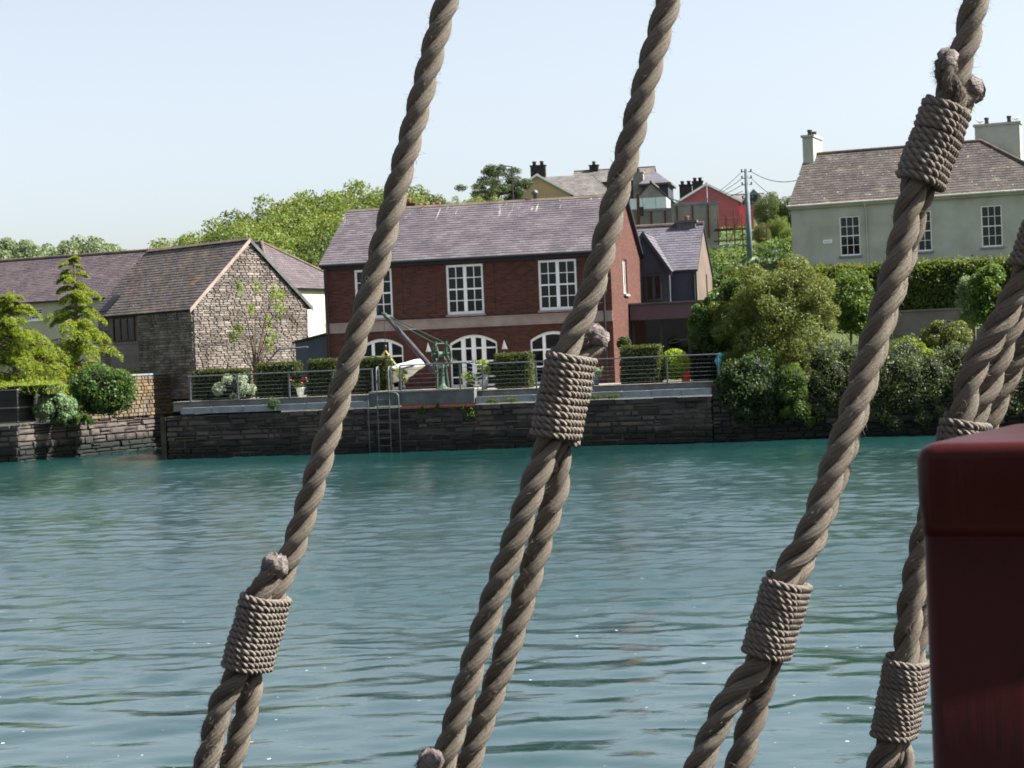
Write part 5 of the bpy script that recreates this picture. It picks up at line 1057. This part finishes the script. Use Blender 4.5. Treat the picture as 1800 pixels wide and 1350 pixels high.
standard('slender green standard tree behind the golden tree', 1490, 470, 600, 640, 8.5, 75, 'fresh', 7000, 61)
standard('lower spreading green tree against the retaining wall', 1508, 520, 590, 640, 8.0, 55, 'fresh', 3500, 66)
standard('bright green lollipop tree on a pale stem before the long hedge', 1735, 465, 585, 640, 8.0, 70, 'fresh', 8500, 62)
standard('pale variegated tree beside the bright lollipop tree', 1708, 475, 585, 640, 9.0, 62, 'variegated', 7000, 63, .1)
# ------------------------------------------------------------------ left bank planting
def deodar(lab, x, ytop, ybase, Y, wpx, seed, n=16000):
    T = dep(x, ytop, Y); g0 = 2.0; h = T[2]-g0; L = wpx/3400*Y/2; g = np.random.default_rng(seed)
    o = thing('cedar_tree', lab, 'tree', (T[0], T[1], g0), 0, None); br = MB(); Pl = []; Nl = []
    br.tube([(0, 0, 0), (0, 0, h*.5), (.03, 0, h*.85), (.1, 0, h)], [.13, .09, .04, .01], 8)
    nb = 66; per = n//nb
    for i in range(nb):
        k = (i+.5)/nb; z = h*min(.985, .10+.87*k+g.normal()*.02); a = g.uniform(0, 6.28); l = L*(1.05-k)**.75*(.6+.6*g.random())+.14; d = np.array([math.cos(a), math.sin(a), 0])
        pth = [np.array([0, 0, z]), d*l*.4+[0, 0, z+.12*l], d*l*.8+[0, 0, z+.05*l], d*l+[0, 0, z-.16*l]]
        br.tube(pth, [.03, .022, .012, .004], 5); q = g.random(per)**.7; 
        A_, B_, C_, D_ = pth; q = q[:, None]; c = np.where(q < .4, A_+(B_-A_)*q/.4, np.where(q < .8, B_+(C_-B_)*(q-.4)/.4, C_+(D_-C_)*(q-.8)/.2))
        side = np.cross(d, [0, 0, 1]); wd = .32*l*(q*(1.15-q)*2.2)+.03
        s = g.uniform(-1, 1, (per, 1)); c = c + side*s*wd + np.array([0, 0, -1])*(np.abs(s)*wd*.55 + .16*l*g.random((per, 1))**1.6*.8)
        Pl.append(c); Nl.append(np.tile([0, 0, 1.], (per, 1)))
    P_ = np.concatenate(Pl); br.obj('trunk', M['bark'], o, True)
    quads_obj('crown', leaf_quads(P_, np.concatenate(Nl), .13, .3, .7, np.tile([0, 0, -.5], (len(P_), 1))+rng.normal(size=P_.shape)*.5), LEAF['cedar'], o)
deodar('golden cedar with a slender drooping top in front of the barn', 128, 446, 660, 80, 150, 91, 30000)
deodar('broad golden cedar standing before the cream house', 20, 508, 690, 77, 215, 92, 36000)
deodar('low golden cedar between the taller cedars', 75, 600, 690, 78, 120, 93, 10000)
Tb = dep(185, 720, 75.5)
bush('ivy_bush', 'large rounded ivy bush on top of the harbour wall', dep(183, 724, 75.5), (1.25, .9, 1.0), 'ivy', 11000, .13, K=30, seed=46, core=.8)
P = dep(100, 742, 74.2); bush('ivy_bush', 'bright ivy spilling over the harbour wall beside the dark planter', (P[0], P[1], P[2]), (.9, .5, .65), 'variegated', 4200, .12, K=18, seed=47, core=.65)
P = dep(128, 748, 74.0); bush('ivy_bush', 'low ivy trailing along the top of the harbour wall', (P[0], P[1], P[2]), (.85, .4, .25), 'ivy', 2200, .1, K=14, seed=48, core=.5)
# dark planter
P0 = FB.inv(dep(40, 742, 73.6)); 
dp = thing('dark_planter', 'dark boarded planter with grey rails at the harbour wall corner', 'planter', FB.w(-26, 1.95, 1.46), FB.rz); pu = P0[0]+26
for k in range(3): MB().box(0, pu, 0, .05, .04+k*.42, .44+k*.42).obj('board', M['dark_fence'], dp)
for k in range(3): MB().box(pu-.05, pu, .052, 2.2, .04+k*.42, .44+k*.42).obj('side_board', M['dark_fence'], dp)
for z in (.0, .56, 1.24): MB().box(0, pu+.03, -.03, -.002, z, z+.05).obj('rail', M['grey_wood'], dp); MB().box(pu+.002, pu+.03, .0, 2.2, z, z+.05).obj('rail', M['grey_wood'], dp)
MB().box(.05, pu-.06, .06, 2.1, 0, 1.2).obj('soil', M['earth'], dp)
clipped_hedge('low yellow green hedge growing in the dark planter', FB.w(-26, 2.1, 2.5), FB.rz, pu+1.2, 1.4, .42, 'cedar', 5000, .09, 'planter_hedge', 'hedges', .06)
# sapling before the gable
P = FB.w(FB.pv(449, 660, 3.4)[0], 3.4, 2.05)
sp_ = thing('sapling', 'young thin stemmed tree with sparse leaves before the barn gable', 'tree', P, FB.rz); mb = MB(); cl_ = []
tops = [(428, 505), (455, 500), (475, 520), (492, 512), (505, 545), (440, 540), (470, 565), (415, 590), (478, 600), (488, 590), (425, 575), (500, 525)]
for i, (x, y) in enumerate(tops):
    u_, z_ = FB.pv(x, y, 3.4+random.uniform(-.5, .5)); c = np.array([u_-FB.pv(449, 660, 3.4)[0], random.uniform(-.5, .5), z_-2.05]); b0 = np.array([random.uniform(-.04, .04), 0, 0]); mb.tube([b0, np.array([c[0]*.12, 0, c[2]*.4]), np.array([c[0]*.55, c[1]*.5, c[2]*.75]), c], [.032, .026, .016, .005], 6)
    cl_ += [(c, .17), (c+rng.normal(size=3)*.15, .13), (c*[.9, .9, .93], .12)]
mb.obj('trunk', M['bark'], sp_, True); quads_obj('crown', clumpy(cl_, 1500, .1, .4, .1), LEAF['sapling'], sp_)
P = dep(238, 668, 82); bush('border_plant', 'small rusty leaved plant on the rubble wall below the barn', (P[0], P[1], P[2]-.3), (.3, .3, .45), 'sapling', 300, .12, K=8, seed=49, core=0)
# rough grass and scrub covering the hillside: nobody could count it
n_ = 45000; gx = rng.uniform(-30, 60, n_); gy = 84+130*rng.random(n_)**1.3; P_ = np.stack([gx, gy, height(gx, gy)+.1+.25*rng.random(n_)*vnoise(gx*.6, gy*.6)], 1)
keep = ~((gx > 10) & (gy < 80)); tag(quads_obj('ground_cover', leaf_quads(P_[keep], np.tile([0., -.5, 1], (keep.sum(), 1)), .38, .4, .6), LEAF['wood_dark']), 'rough grass and scrub covering the hillside', 'scrub', kind='stuff')
# ------------------------------------------------------------------ ship: shrouds of laid rope, red post, rail below the frame
def rope_mat(name, c1, c2, c3):
    t = NT(name); uv = t.n('ShaderNodeUVMap', uv_map='UVMap').outputs[0]; g = t.n('ShaderNodeNewGeometry').outputs['Position']
    fib = t.noise(t.mapping(uv, (28, 46, 1)), 1, 6, .7); yarn = t.n('ShaderNodeTexWave', wave_type='BANDS', bands_direction='Y'); t.l(t.mapping(uv, (1.6, 3.2, 1), (0, 0, -.5)), yarn.inputs[0]); yarn.inputs['Scale'].default_value = 1; yarn.inputs['Distortion'].default_value = 1.2; yarn.inputs['Detail'].default_value = 3
    c = t.mix(t.ramp(fib, .35, .65), hexc(c1), hexc(c2)); c = t.mix(t.ramp(t.noise(g, 14, 4), .45, .75), c, hexc(c3)); c = t.mix(t.math('MULTIPLY', t.ramp(yarn.outputs[1], .0, .45, (1, 1, 1, 1), (0, 0, 0, 1)), .2), c, hexc('2b2822')); c = t.mix(t.math('MULTIPLY', t.ramp(t.noise(g, 30, 6, .7), .58, .72), .45), c, hexc('8d887e'))
    return t.bsdf(c, .95, .1, t.math('ADD', fib, t.math('MULTIPLY', yarn.outputs[1], .28)), .8, .003)
M['rope'] = rope_mat('weathered hemp rope', '857d72', '585149', '655f55'); M['cord'] = rope_mat('seizing cord', '9c938a', '6d655e', '7d756d'); M['cord_end'] = pm('frayed whitened rope end', '9c928e', '6d6563', 60, bump=.9, bscale=160)
def strands(path, Rr, lay, seg=22, ring=12, phase=0., right=True, taper=None):
    """three strands laid right-handed along a path -> list of (V, UV) grids"""
    P = np.array(path, float); d = np.linalg.norm(np.diff(P, axis=0), axis=1); S = np.concatenate([[0], np.cumsum(d)]); L = S[-1]; n = max(8, int(L/lay*seg)); s = np.linspace(0, L, n)
    Q = np.stack([np.interp(s, S, P[:, i]) for i in range(3)], 1)
    ker = np.array([1, 2, 3, 2, 1.])/9; 
    if n > 12:
        for i in range(3): Q[2:-2, i] = np.convolve(Q[:, i], ker, 'valid')
    T = unit(np.gradient(Q, axis=0)); a = np.cross(T[0], [0, 1., .3]); a /= np.linalg.norm(a); A = np.zeros_like(Q)
    for i in range(n): a = a-T[i]*(a @ T[i]); a /= np.linalg.norm(a); A[i] = a
    B_ = np.cross(T, A); rs = Rr/2.1547; hr = rs*1.1; out = []
    for k in range(3):
        th = phase+2*math.pi*(k/3)+(1 if right else -1)*2*math.pi*s/lay
        C_ = Q+hr*(A*np.cos(th)[:, None]+B_*np.sin(th)[:, None]); t2 = unit(np.gradient(C_, axis=0)); o_ = unit(C_-Q); o_ = unit(o_-t2*(o_*t2).sum(1, keepdims=True)); b2 = np.cross(t2, o_)
        ph = np.linspace(0, 2*math.pi, ring+1); rr = rs*1.06*(1+.03*np.sin(s*90+k))
        V = C_[:, None, :]+rr[:, None, None]*(o_[:, None, :]*np.cos(ph)[None, :, None]+b2[:, None, :]*np.sin(ph)[None, :, None])
        UV = np.stack([np.repeat((s/Rr*.35)[:, None], ring+1, 1), np.repeat((ph/6.283)[None, :], n, 0)+(s*6/ (lay*8))[:, None]], 2); out.append((V, UV))
    return out
def grid_mesh(name, grids, mat):
    me = bpy.data.meshes.new(name); VV = []; FF = []; UU = []; off = 0
    for V, UV in grids:
        n, m = V.shape[:2]; i = np.arange(n*m).reshape(n, m)+off; off += n*m; VV.append(V.reshape(-1, 3)); UU.append(UV.reshape(-1, 2))
        FF.append(np.stack([i[:-1, :-1], i[:-1, 1:], i[1:, 1:], i[1:, :-1]], 2).reshape(-1, 4))
    VV = np.concatenate(VV); FF = np.concatenate(FF); UU = np.concatenate(UU); n = len(FF)
    me.vertices.add(len(VV)); me.vertices.foreach_set('co', VV.reshape(-1).astype(np.float32)); me.loops.add(4*n); me.loops.foreach_set('vertex_index', FF.reshape(-1).astype(np.int32)); me.polygons.add(n)
    me.polygons.foreach_set('loop_start', np.arange(0, 4*n, 4, dtype=np.int32)); me.polygons.foreach_set('loop_total', np.full(n, 4, np.int32)); me.update(calc_edges=True)
    uv = me.uv_layers.new(name='UVMap'); uv.data.foreach_set('uv', UU[FF.reshape(-1)].reshape(-1).astype(np.float32)); me.polygons.foreach_set('use_smooth', [True]*n); me.materials.append(mat); return me
RR = .0174
HAIR = []
def hairs(V, n, ln):
    k, m = V.shape[:2]; i = rng.integers(1, k-1, n); j = rng.integers(0, m-1, n); P = V[i, j]; c = V[i].mean(1); N = unit(P-c); T = unit(V[np.minimum(i+1, k-1), j]-P)
    d = unit(N*rng.uniform(.15, .9, (n, 1))+T*rng.normal(size=(n, 1))+rng.normal(size=(n, 3))*.4); l = ln*(.3+rng.random((n, 1))); wv = unit(np.cross(d, rng.normal(size=(n, 3))))*.0002
    HAIR.append(np.stack([P-wv, P+wv, P+d*l+wv*.3, P+d*l-wv*.3], 1))
def run(parent, pts, Y, phase, name='strand', R_=RR, dY=0., end=None, lay=3.5):
    """pts are (px, py[, extra depth]); Y(py) the distance of the shroud"""
    P = smooth([np.array(p) if len(p) == 3 else dep(p[0], p[1], Y(p[1])+dY) for p in pts], 14)
    for V, UV in strands(P, R_, lay*2*R_, phase=phase):
        link(name, grid_mesh(name, [(V, UV)], M['rope']), parent); hairs(V, 1700, .008)
    if end: 
        c, d = P[0], unit(np.array(P[0])-np.array(P[6])); mb = MB()
        pth = [c-d*.012, c-d*.004, c+d*.004, c+d*.010, c+d*.014]; rad = [R_*.8, R_*1.02, R_*1.0, R_*.85, R_*.45]
        mb.tube(pth, rad, 20); V_ = np.array(mb.V); V_ += rng.normal(size=V_.shape)*.0018; mb.V = [tuple(v) for v in V_]
        mb.obj('frayed_end', M['cord_end'], parent, True)
def seize_frame(a, b, Y, ang=62, dY=0.):
    A_ = dep(a[0], a[1], Y(a[1])+dY); B_ = dep(b[0], b[1], Y(b[1])+dY); t_ = unit(B_-A_); s0 = unit(np.cross(t_, FW))
    if s0[0] < 0: s0 = -s0
    n0 = np.cross(t_, s0); n0 = n0 if n0[1] > 0 else -n0
    s_ = s0*math.cos(R(ang))+n0*math.sin(R(ang)); return dict(A=A_, B=B_, t=t_, s=s_, n=np.cross(t_, s_))
def in_seize(z, side, ts=(-.12, .2, .5, .8, 1.12), hs=RR*.97): return [z['A']+(z['B']-z['A'])*t+z['s']*side*hs for t in ts]
def seizing(parent, z, turns, rc=.0053, hs=RR*.97):
    A_, B_, t_, s_, n_ = z['A'], z['B'], z['t'], z['s'], z['n']; rad = RR*1.0+rc*.8; L_ = np.linalg.norm(B_-A_)
    per = 4*hs+2*math.pi*rad; pts = []; N_ = int(turns*64); jit = [random.uniform(-.35, .35) for _ in range(int(turns)+3)]
    for i in range(N_+1):
        q = i/64.; w_ = (q % 1)*per
        if w_ < 2*hs: x, y = -hs+w_, -rad
        elif w_ < 2*hs+math.pi*rad: f_ = (w_-2*hs)/rad; x, y = hs+rad*math.sin(f_), -rad*math.cos(f_)
        elif w_ < 4*hs+math.pi*rad: x, y = hs-(w_-2*hs-math.pi*rad), rad
        else: f_ = (w_-4*hs-math.pi*rad)/rad; x, y = -hs-rad*math.sin(f_), rad*math.cos(f_)
        k = int(q); jj = jit[k]*(1-(q-k))+jit[k+1]*(q-k); wob = 1+.02*math.sin(q*7.3)
        pts.append(A_+t_*(q/turns*L_+jj*rc*.7)+s_*x*wob+n_*y*wob)
    pts = [A_+t_*.004, A_+t_*.003+(pts[0]-A_)*.6]+pts+[B_-t_*.003+(pts[-1]-B_)*.6, B_-t_*.006]
    g_ = strands(pts, rc, rc*5.2, seg=10, ring=8)
    o = link('seizing', grid_mesh('cord_strand', g_[:1], M['cord']), parent); hairs(g_[0][0], 500, .004)
    for gg in g_[1:]: link('cord_strand', grid_mesh('cord_strand', [gg], M['cord']), o); hairs(gg[0], 500, .004)
def finish(parent):
    global HAIR
    tag(quads_obj('fuzz', np.concatenate(HAIR), M['rope'], parent), kind='stuff'); HAIR = []
def shroud(label): return thing('rope_shroud', label, 'rope', (0, 0, 0), 0, 'shrouds of the ship')
Y1 = lambda y: 2.62; Y2 = lambda y: 2.50; Y3 = lambda y: 2.36; Y4 = lambda y: 2.42
D_ = .0155
s1 = shroud('thick three strand rope shroud with a single seizing low over open water')
z1 = seize_frame((470, 1046), (433, 1174), Y1)
run(s1, [(812, -90), (785, 0), (718, 255), (652, 505), (578, 760), (522, 945)]+in_seize(z1, 1)+[(437, 1235), (410, 1330), (388, 1420), (370, 1500)], Y1, .4, dY=D_)
run(s1, [(484, 992), (472, 1015)]+in_seize(z1, -1, (.05, .3, .6, .85, 1.1))+[(388, 1240), (364, 1337), (340, 1420), (318, 1500)], Y1, 1.2, 'return_strand', dY=-D_, end=True)
seizing(s1, z1, 12); finish(s1)
s2 = shroud('thick three strand rope shroud with a seizing across the brick house and doubled rope below')
z2_ = seize_frame((1007, 622), (975, 772), Y2)
run(s2, [(1200, -90), (1175, 0), (1130, 165), (1087, 330), (1040, 510)]+in_seize(z2_, -1)+[(938, 850), (903, 955), (860, 1075), (790, 1305), (760, 1410), (735, 1500)], Y2, .2, dY=-D_)
run(s2, [(1046, 592), (1036, 612)]+in_seize(z2_, 1, (.08, .3, .6, .85, 1.12))+[(980, 850), (948, 955), (907, 1095), (831, 1317), (800, 1410), (772, 1500)], Y2, 2.0, 'return_strand', dY=D_, end=True)
seizing(s2, z2_, 12.5, .0056)
run(s2, [(756, 1338), (748, 1370), (735, 1430), (715, 1500)], Y2, .8, 'lower_strand', dY=-.05, end=True, R_=.015)
finish(s2)
s3 = shroud('thick rope shroud with two frayed ends above its upper seizing and a lower seizing')
z3 = seize_frame((1667, 186), (1617, 320), Y3, 64); z4 = seize_frame((1387, 1020), (1346, 1150), Y3, 62)
run(s3, [(1738, -90), (1714, 0), (1697, 80)]+in_seize(z3, -1)+[(1582, 440), (1543, 575), (1478, 785), (1422, 940)]+in_seize(z4, -1)+[(1283, 1230), (1234, 1332), (1205, 1410), (1170, 1500)], Y3, .9, dY=-D_)
run(s3, [(1706, 155), (1695, 178)]+in_seize(z3, 1, (.1, .3, .6, .85, 1.12))+[(1592, 435), (1553, 560), (1488, 775), (1431, 940)]+in_seize(z4, 1)+[(1333, 1225), (1302, 1332), (1280, 1410), (1255, 1500)], Y3, 2.6, 'return_strand', dY=.034, end=True)
run(s3, [(1665, 108), (1661, 135)]+[p-z3['n']*np.sign(z3['n'][1])*.012 for p in in_seize(z3, -1, (-.12, .15, .4))], Y3, .3, 'end_strand', dY=-.035, end=True, R_=.0125)
seizing(s3, z3, 11, .0060); seizing(s3, z4, 12, .0052); finish(s3)
s4 = shroud('rope shroud passing behind the red post, seized above and below it')
z5 = seize_frame((1700, 738), (1686, 800), Y4, 55); z6 = seize_frame((1597, 1158), (1572, 1292), Y4, 62); z7 = seize_frame((1842, 396), (1813, 474), Y4, 62)
run(s4, [(1880, 250)]+in_seize(z7, 1, (-.1, .5, 1.1))+[(1768, 590), (1740, 670)]+in_seize(z5, 1, (-.1, .5, 1.2))+[(1665, 900), (1638, 1010)]+in_seize(z6, 1)+[(1586, 1345), (1565, 1430), (1545, 1500)], Y4, .5, dY=D_)
run(s4, [(1850, 260)]+in_seize(z7, -1, (-.1, .5, 1.1))+[(1752, 580), (1708, 655)]+in_seize(z5, -1, (-.1, .5, 1.2))+[(1632, 920), (1603, 1050)]+in_seize(z6, -1)+[(1547, 1345), (1530, 1430), (1510, 1500)], Y4, 1.6, 'return_strand', dY=-D_)
run(s4, [(1900, 500), (1815, 590), (1772, 655), (1745, 720), (1710, 820), (1670, 930)], Y4, 1.0, 'inner_strand', dY=.06)
seizing(s4, z5, 5, .0056); seizing(s4, z6, 14, .005); seizing(s4, z7, 7, .0056); finish(s4)
# red post
def red_paint():
    t = NT('red gloss paint'); v = t.obj(); c = t.mix(t.ramp(t.noise(v, 9, 5), .4, .7), hexc('300f0e'), hexc('3c1512'))
    return t.bsdf(c, .4, .14, t.noise(t.mapping(v, (30, 30, 3)), 1, 5), .35, .004)
M['red_paint'] = red_paint()
FP = Frame(dep(1606, 840, 1.50), 27); half = .17; ptop = gz(1660, 779, 0); zt_ = dep(1655, 776, 1.52)[2]
po = thing('red_post', 'dark red painted timber post with a rounded moulded head', 'post', FP.w(half, half, 0), FP.rz)
def rsq(h, r, z, n=6):
    out = []
    for cx, cy, a0 in ((h-r, h-r, 0), (-h+r, h-r, 90), (-h+r, -h+r, 180), (h-r, -h+r, 270)):
        for k in range(n+1): a = R(a0+90*k/n); out.append((cx+r*math.cos(a), cy+r*math.sin(a), z))
    return out
def loft(prof, mat, name, parent):
    mb = MB(); rings = [rsq(h, r, z) for h, r, z in prof]; n = len(rings[0]); V = [p for r_ in rings for p in r_]
    mb.add(V, [(i*n+k, i*n+(k+1) % n, (i+1)*n+(k+1) % n, (i+1)*n+k) for i in range(len(rings)-1) for k in range(n)]+[tuple((len(rings)-1)*n+k for k in range(n)), tuple(range(n))[::-1]]); o = mb.obj(name, mat, parent, True)
    for pg in o.data.polygons: pg.use_smooth = len(pg.vertices) == 4
    return o
hp_ = [(half-.003, .012, zt_-.072), (half-.0022, .012, zt_-.062), (half, .014, zt_-.046), (half, .014, zt_-.013)]+[(half-.013*(1-math.cos(R(a))), .015, zt_-.013+.013*math.sin(R(a))) for a in (15, 30, 45, 60, 75)]+[(half-.0135, .016, zt_), (half-.06, .03, zt_+.001)]
loft(hp_, M['red_paint'], 'head', po); loft([(half-.003, .012, 2.3), (half-.003, .012, zt_-.071)], M['red_paint'], 'shaft', po)
# the ship around the camera: rail and deck below the picture, an added sky screen behind it
M['hull'] = pm('dark tarred hull', '2b2724', '221f1c', 2, bump=.3); M['deck'] = pm('deck planks', '6f6558', '5c5347', 3, bump=.2)
rl_ = thing('ship_rail', 'broad dark timber rail of the ship carrying the shrouds and the red post', 'rail', (0, 0, 0), 0)
MB().box(-7, 6, 1.2, 3.0, 2.22, 2.36).obj('cap_rail', M['hull'], rl_)
for k in range(7): MB().box(-7, 6, 1.9-.02*k, 2.6-.02*k, 2.2-.36*(k+1)+.006, 2.2-.36*k).obj('plank', M['hull'], rl_)
dk = thing('ship_deck', 'planked deck of the ship under the camera', 'deck', (0, 0, 0), 0)
for k in range(26): MB().box(-7, 6, -6+k*.3, -6+k*.3+.292, 1.42, 1.5).obj('plank', M['deck'], dk)
hs_ = thing('sky_screen', 'unseen dark timber block added behind the camera to hold back sky light', 'sky_screen', (0, -2.2, 1.5), 0)  # added out of view to cut sky light on ropes and post
MB().box(-5, 5, -2.5, 0, 0, 2.9).obj('walls', M['hull'], hs_); MB().box(-5.2, 5.2, -2.7, .2, 2.902, 3.0).obj('roof', M['deck'], hs_)
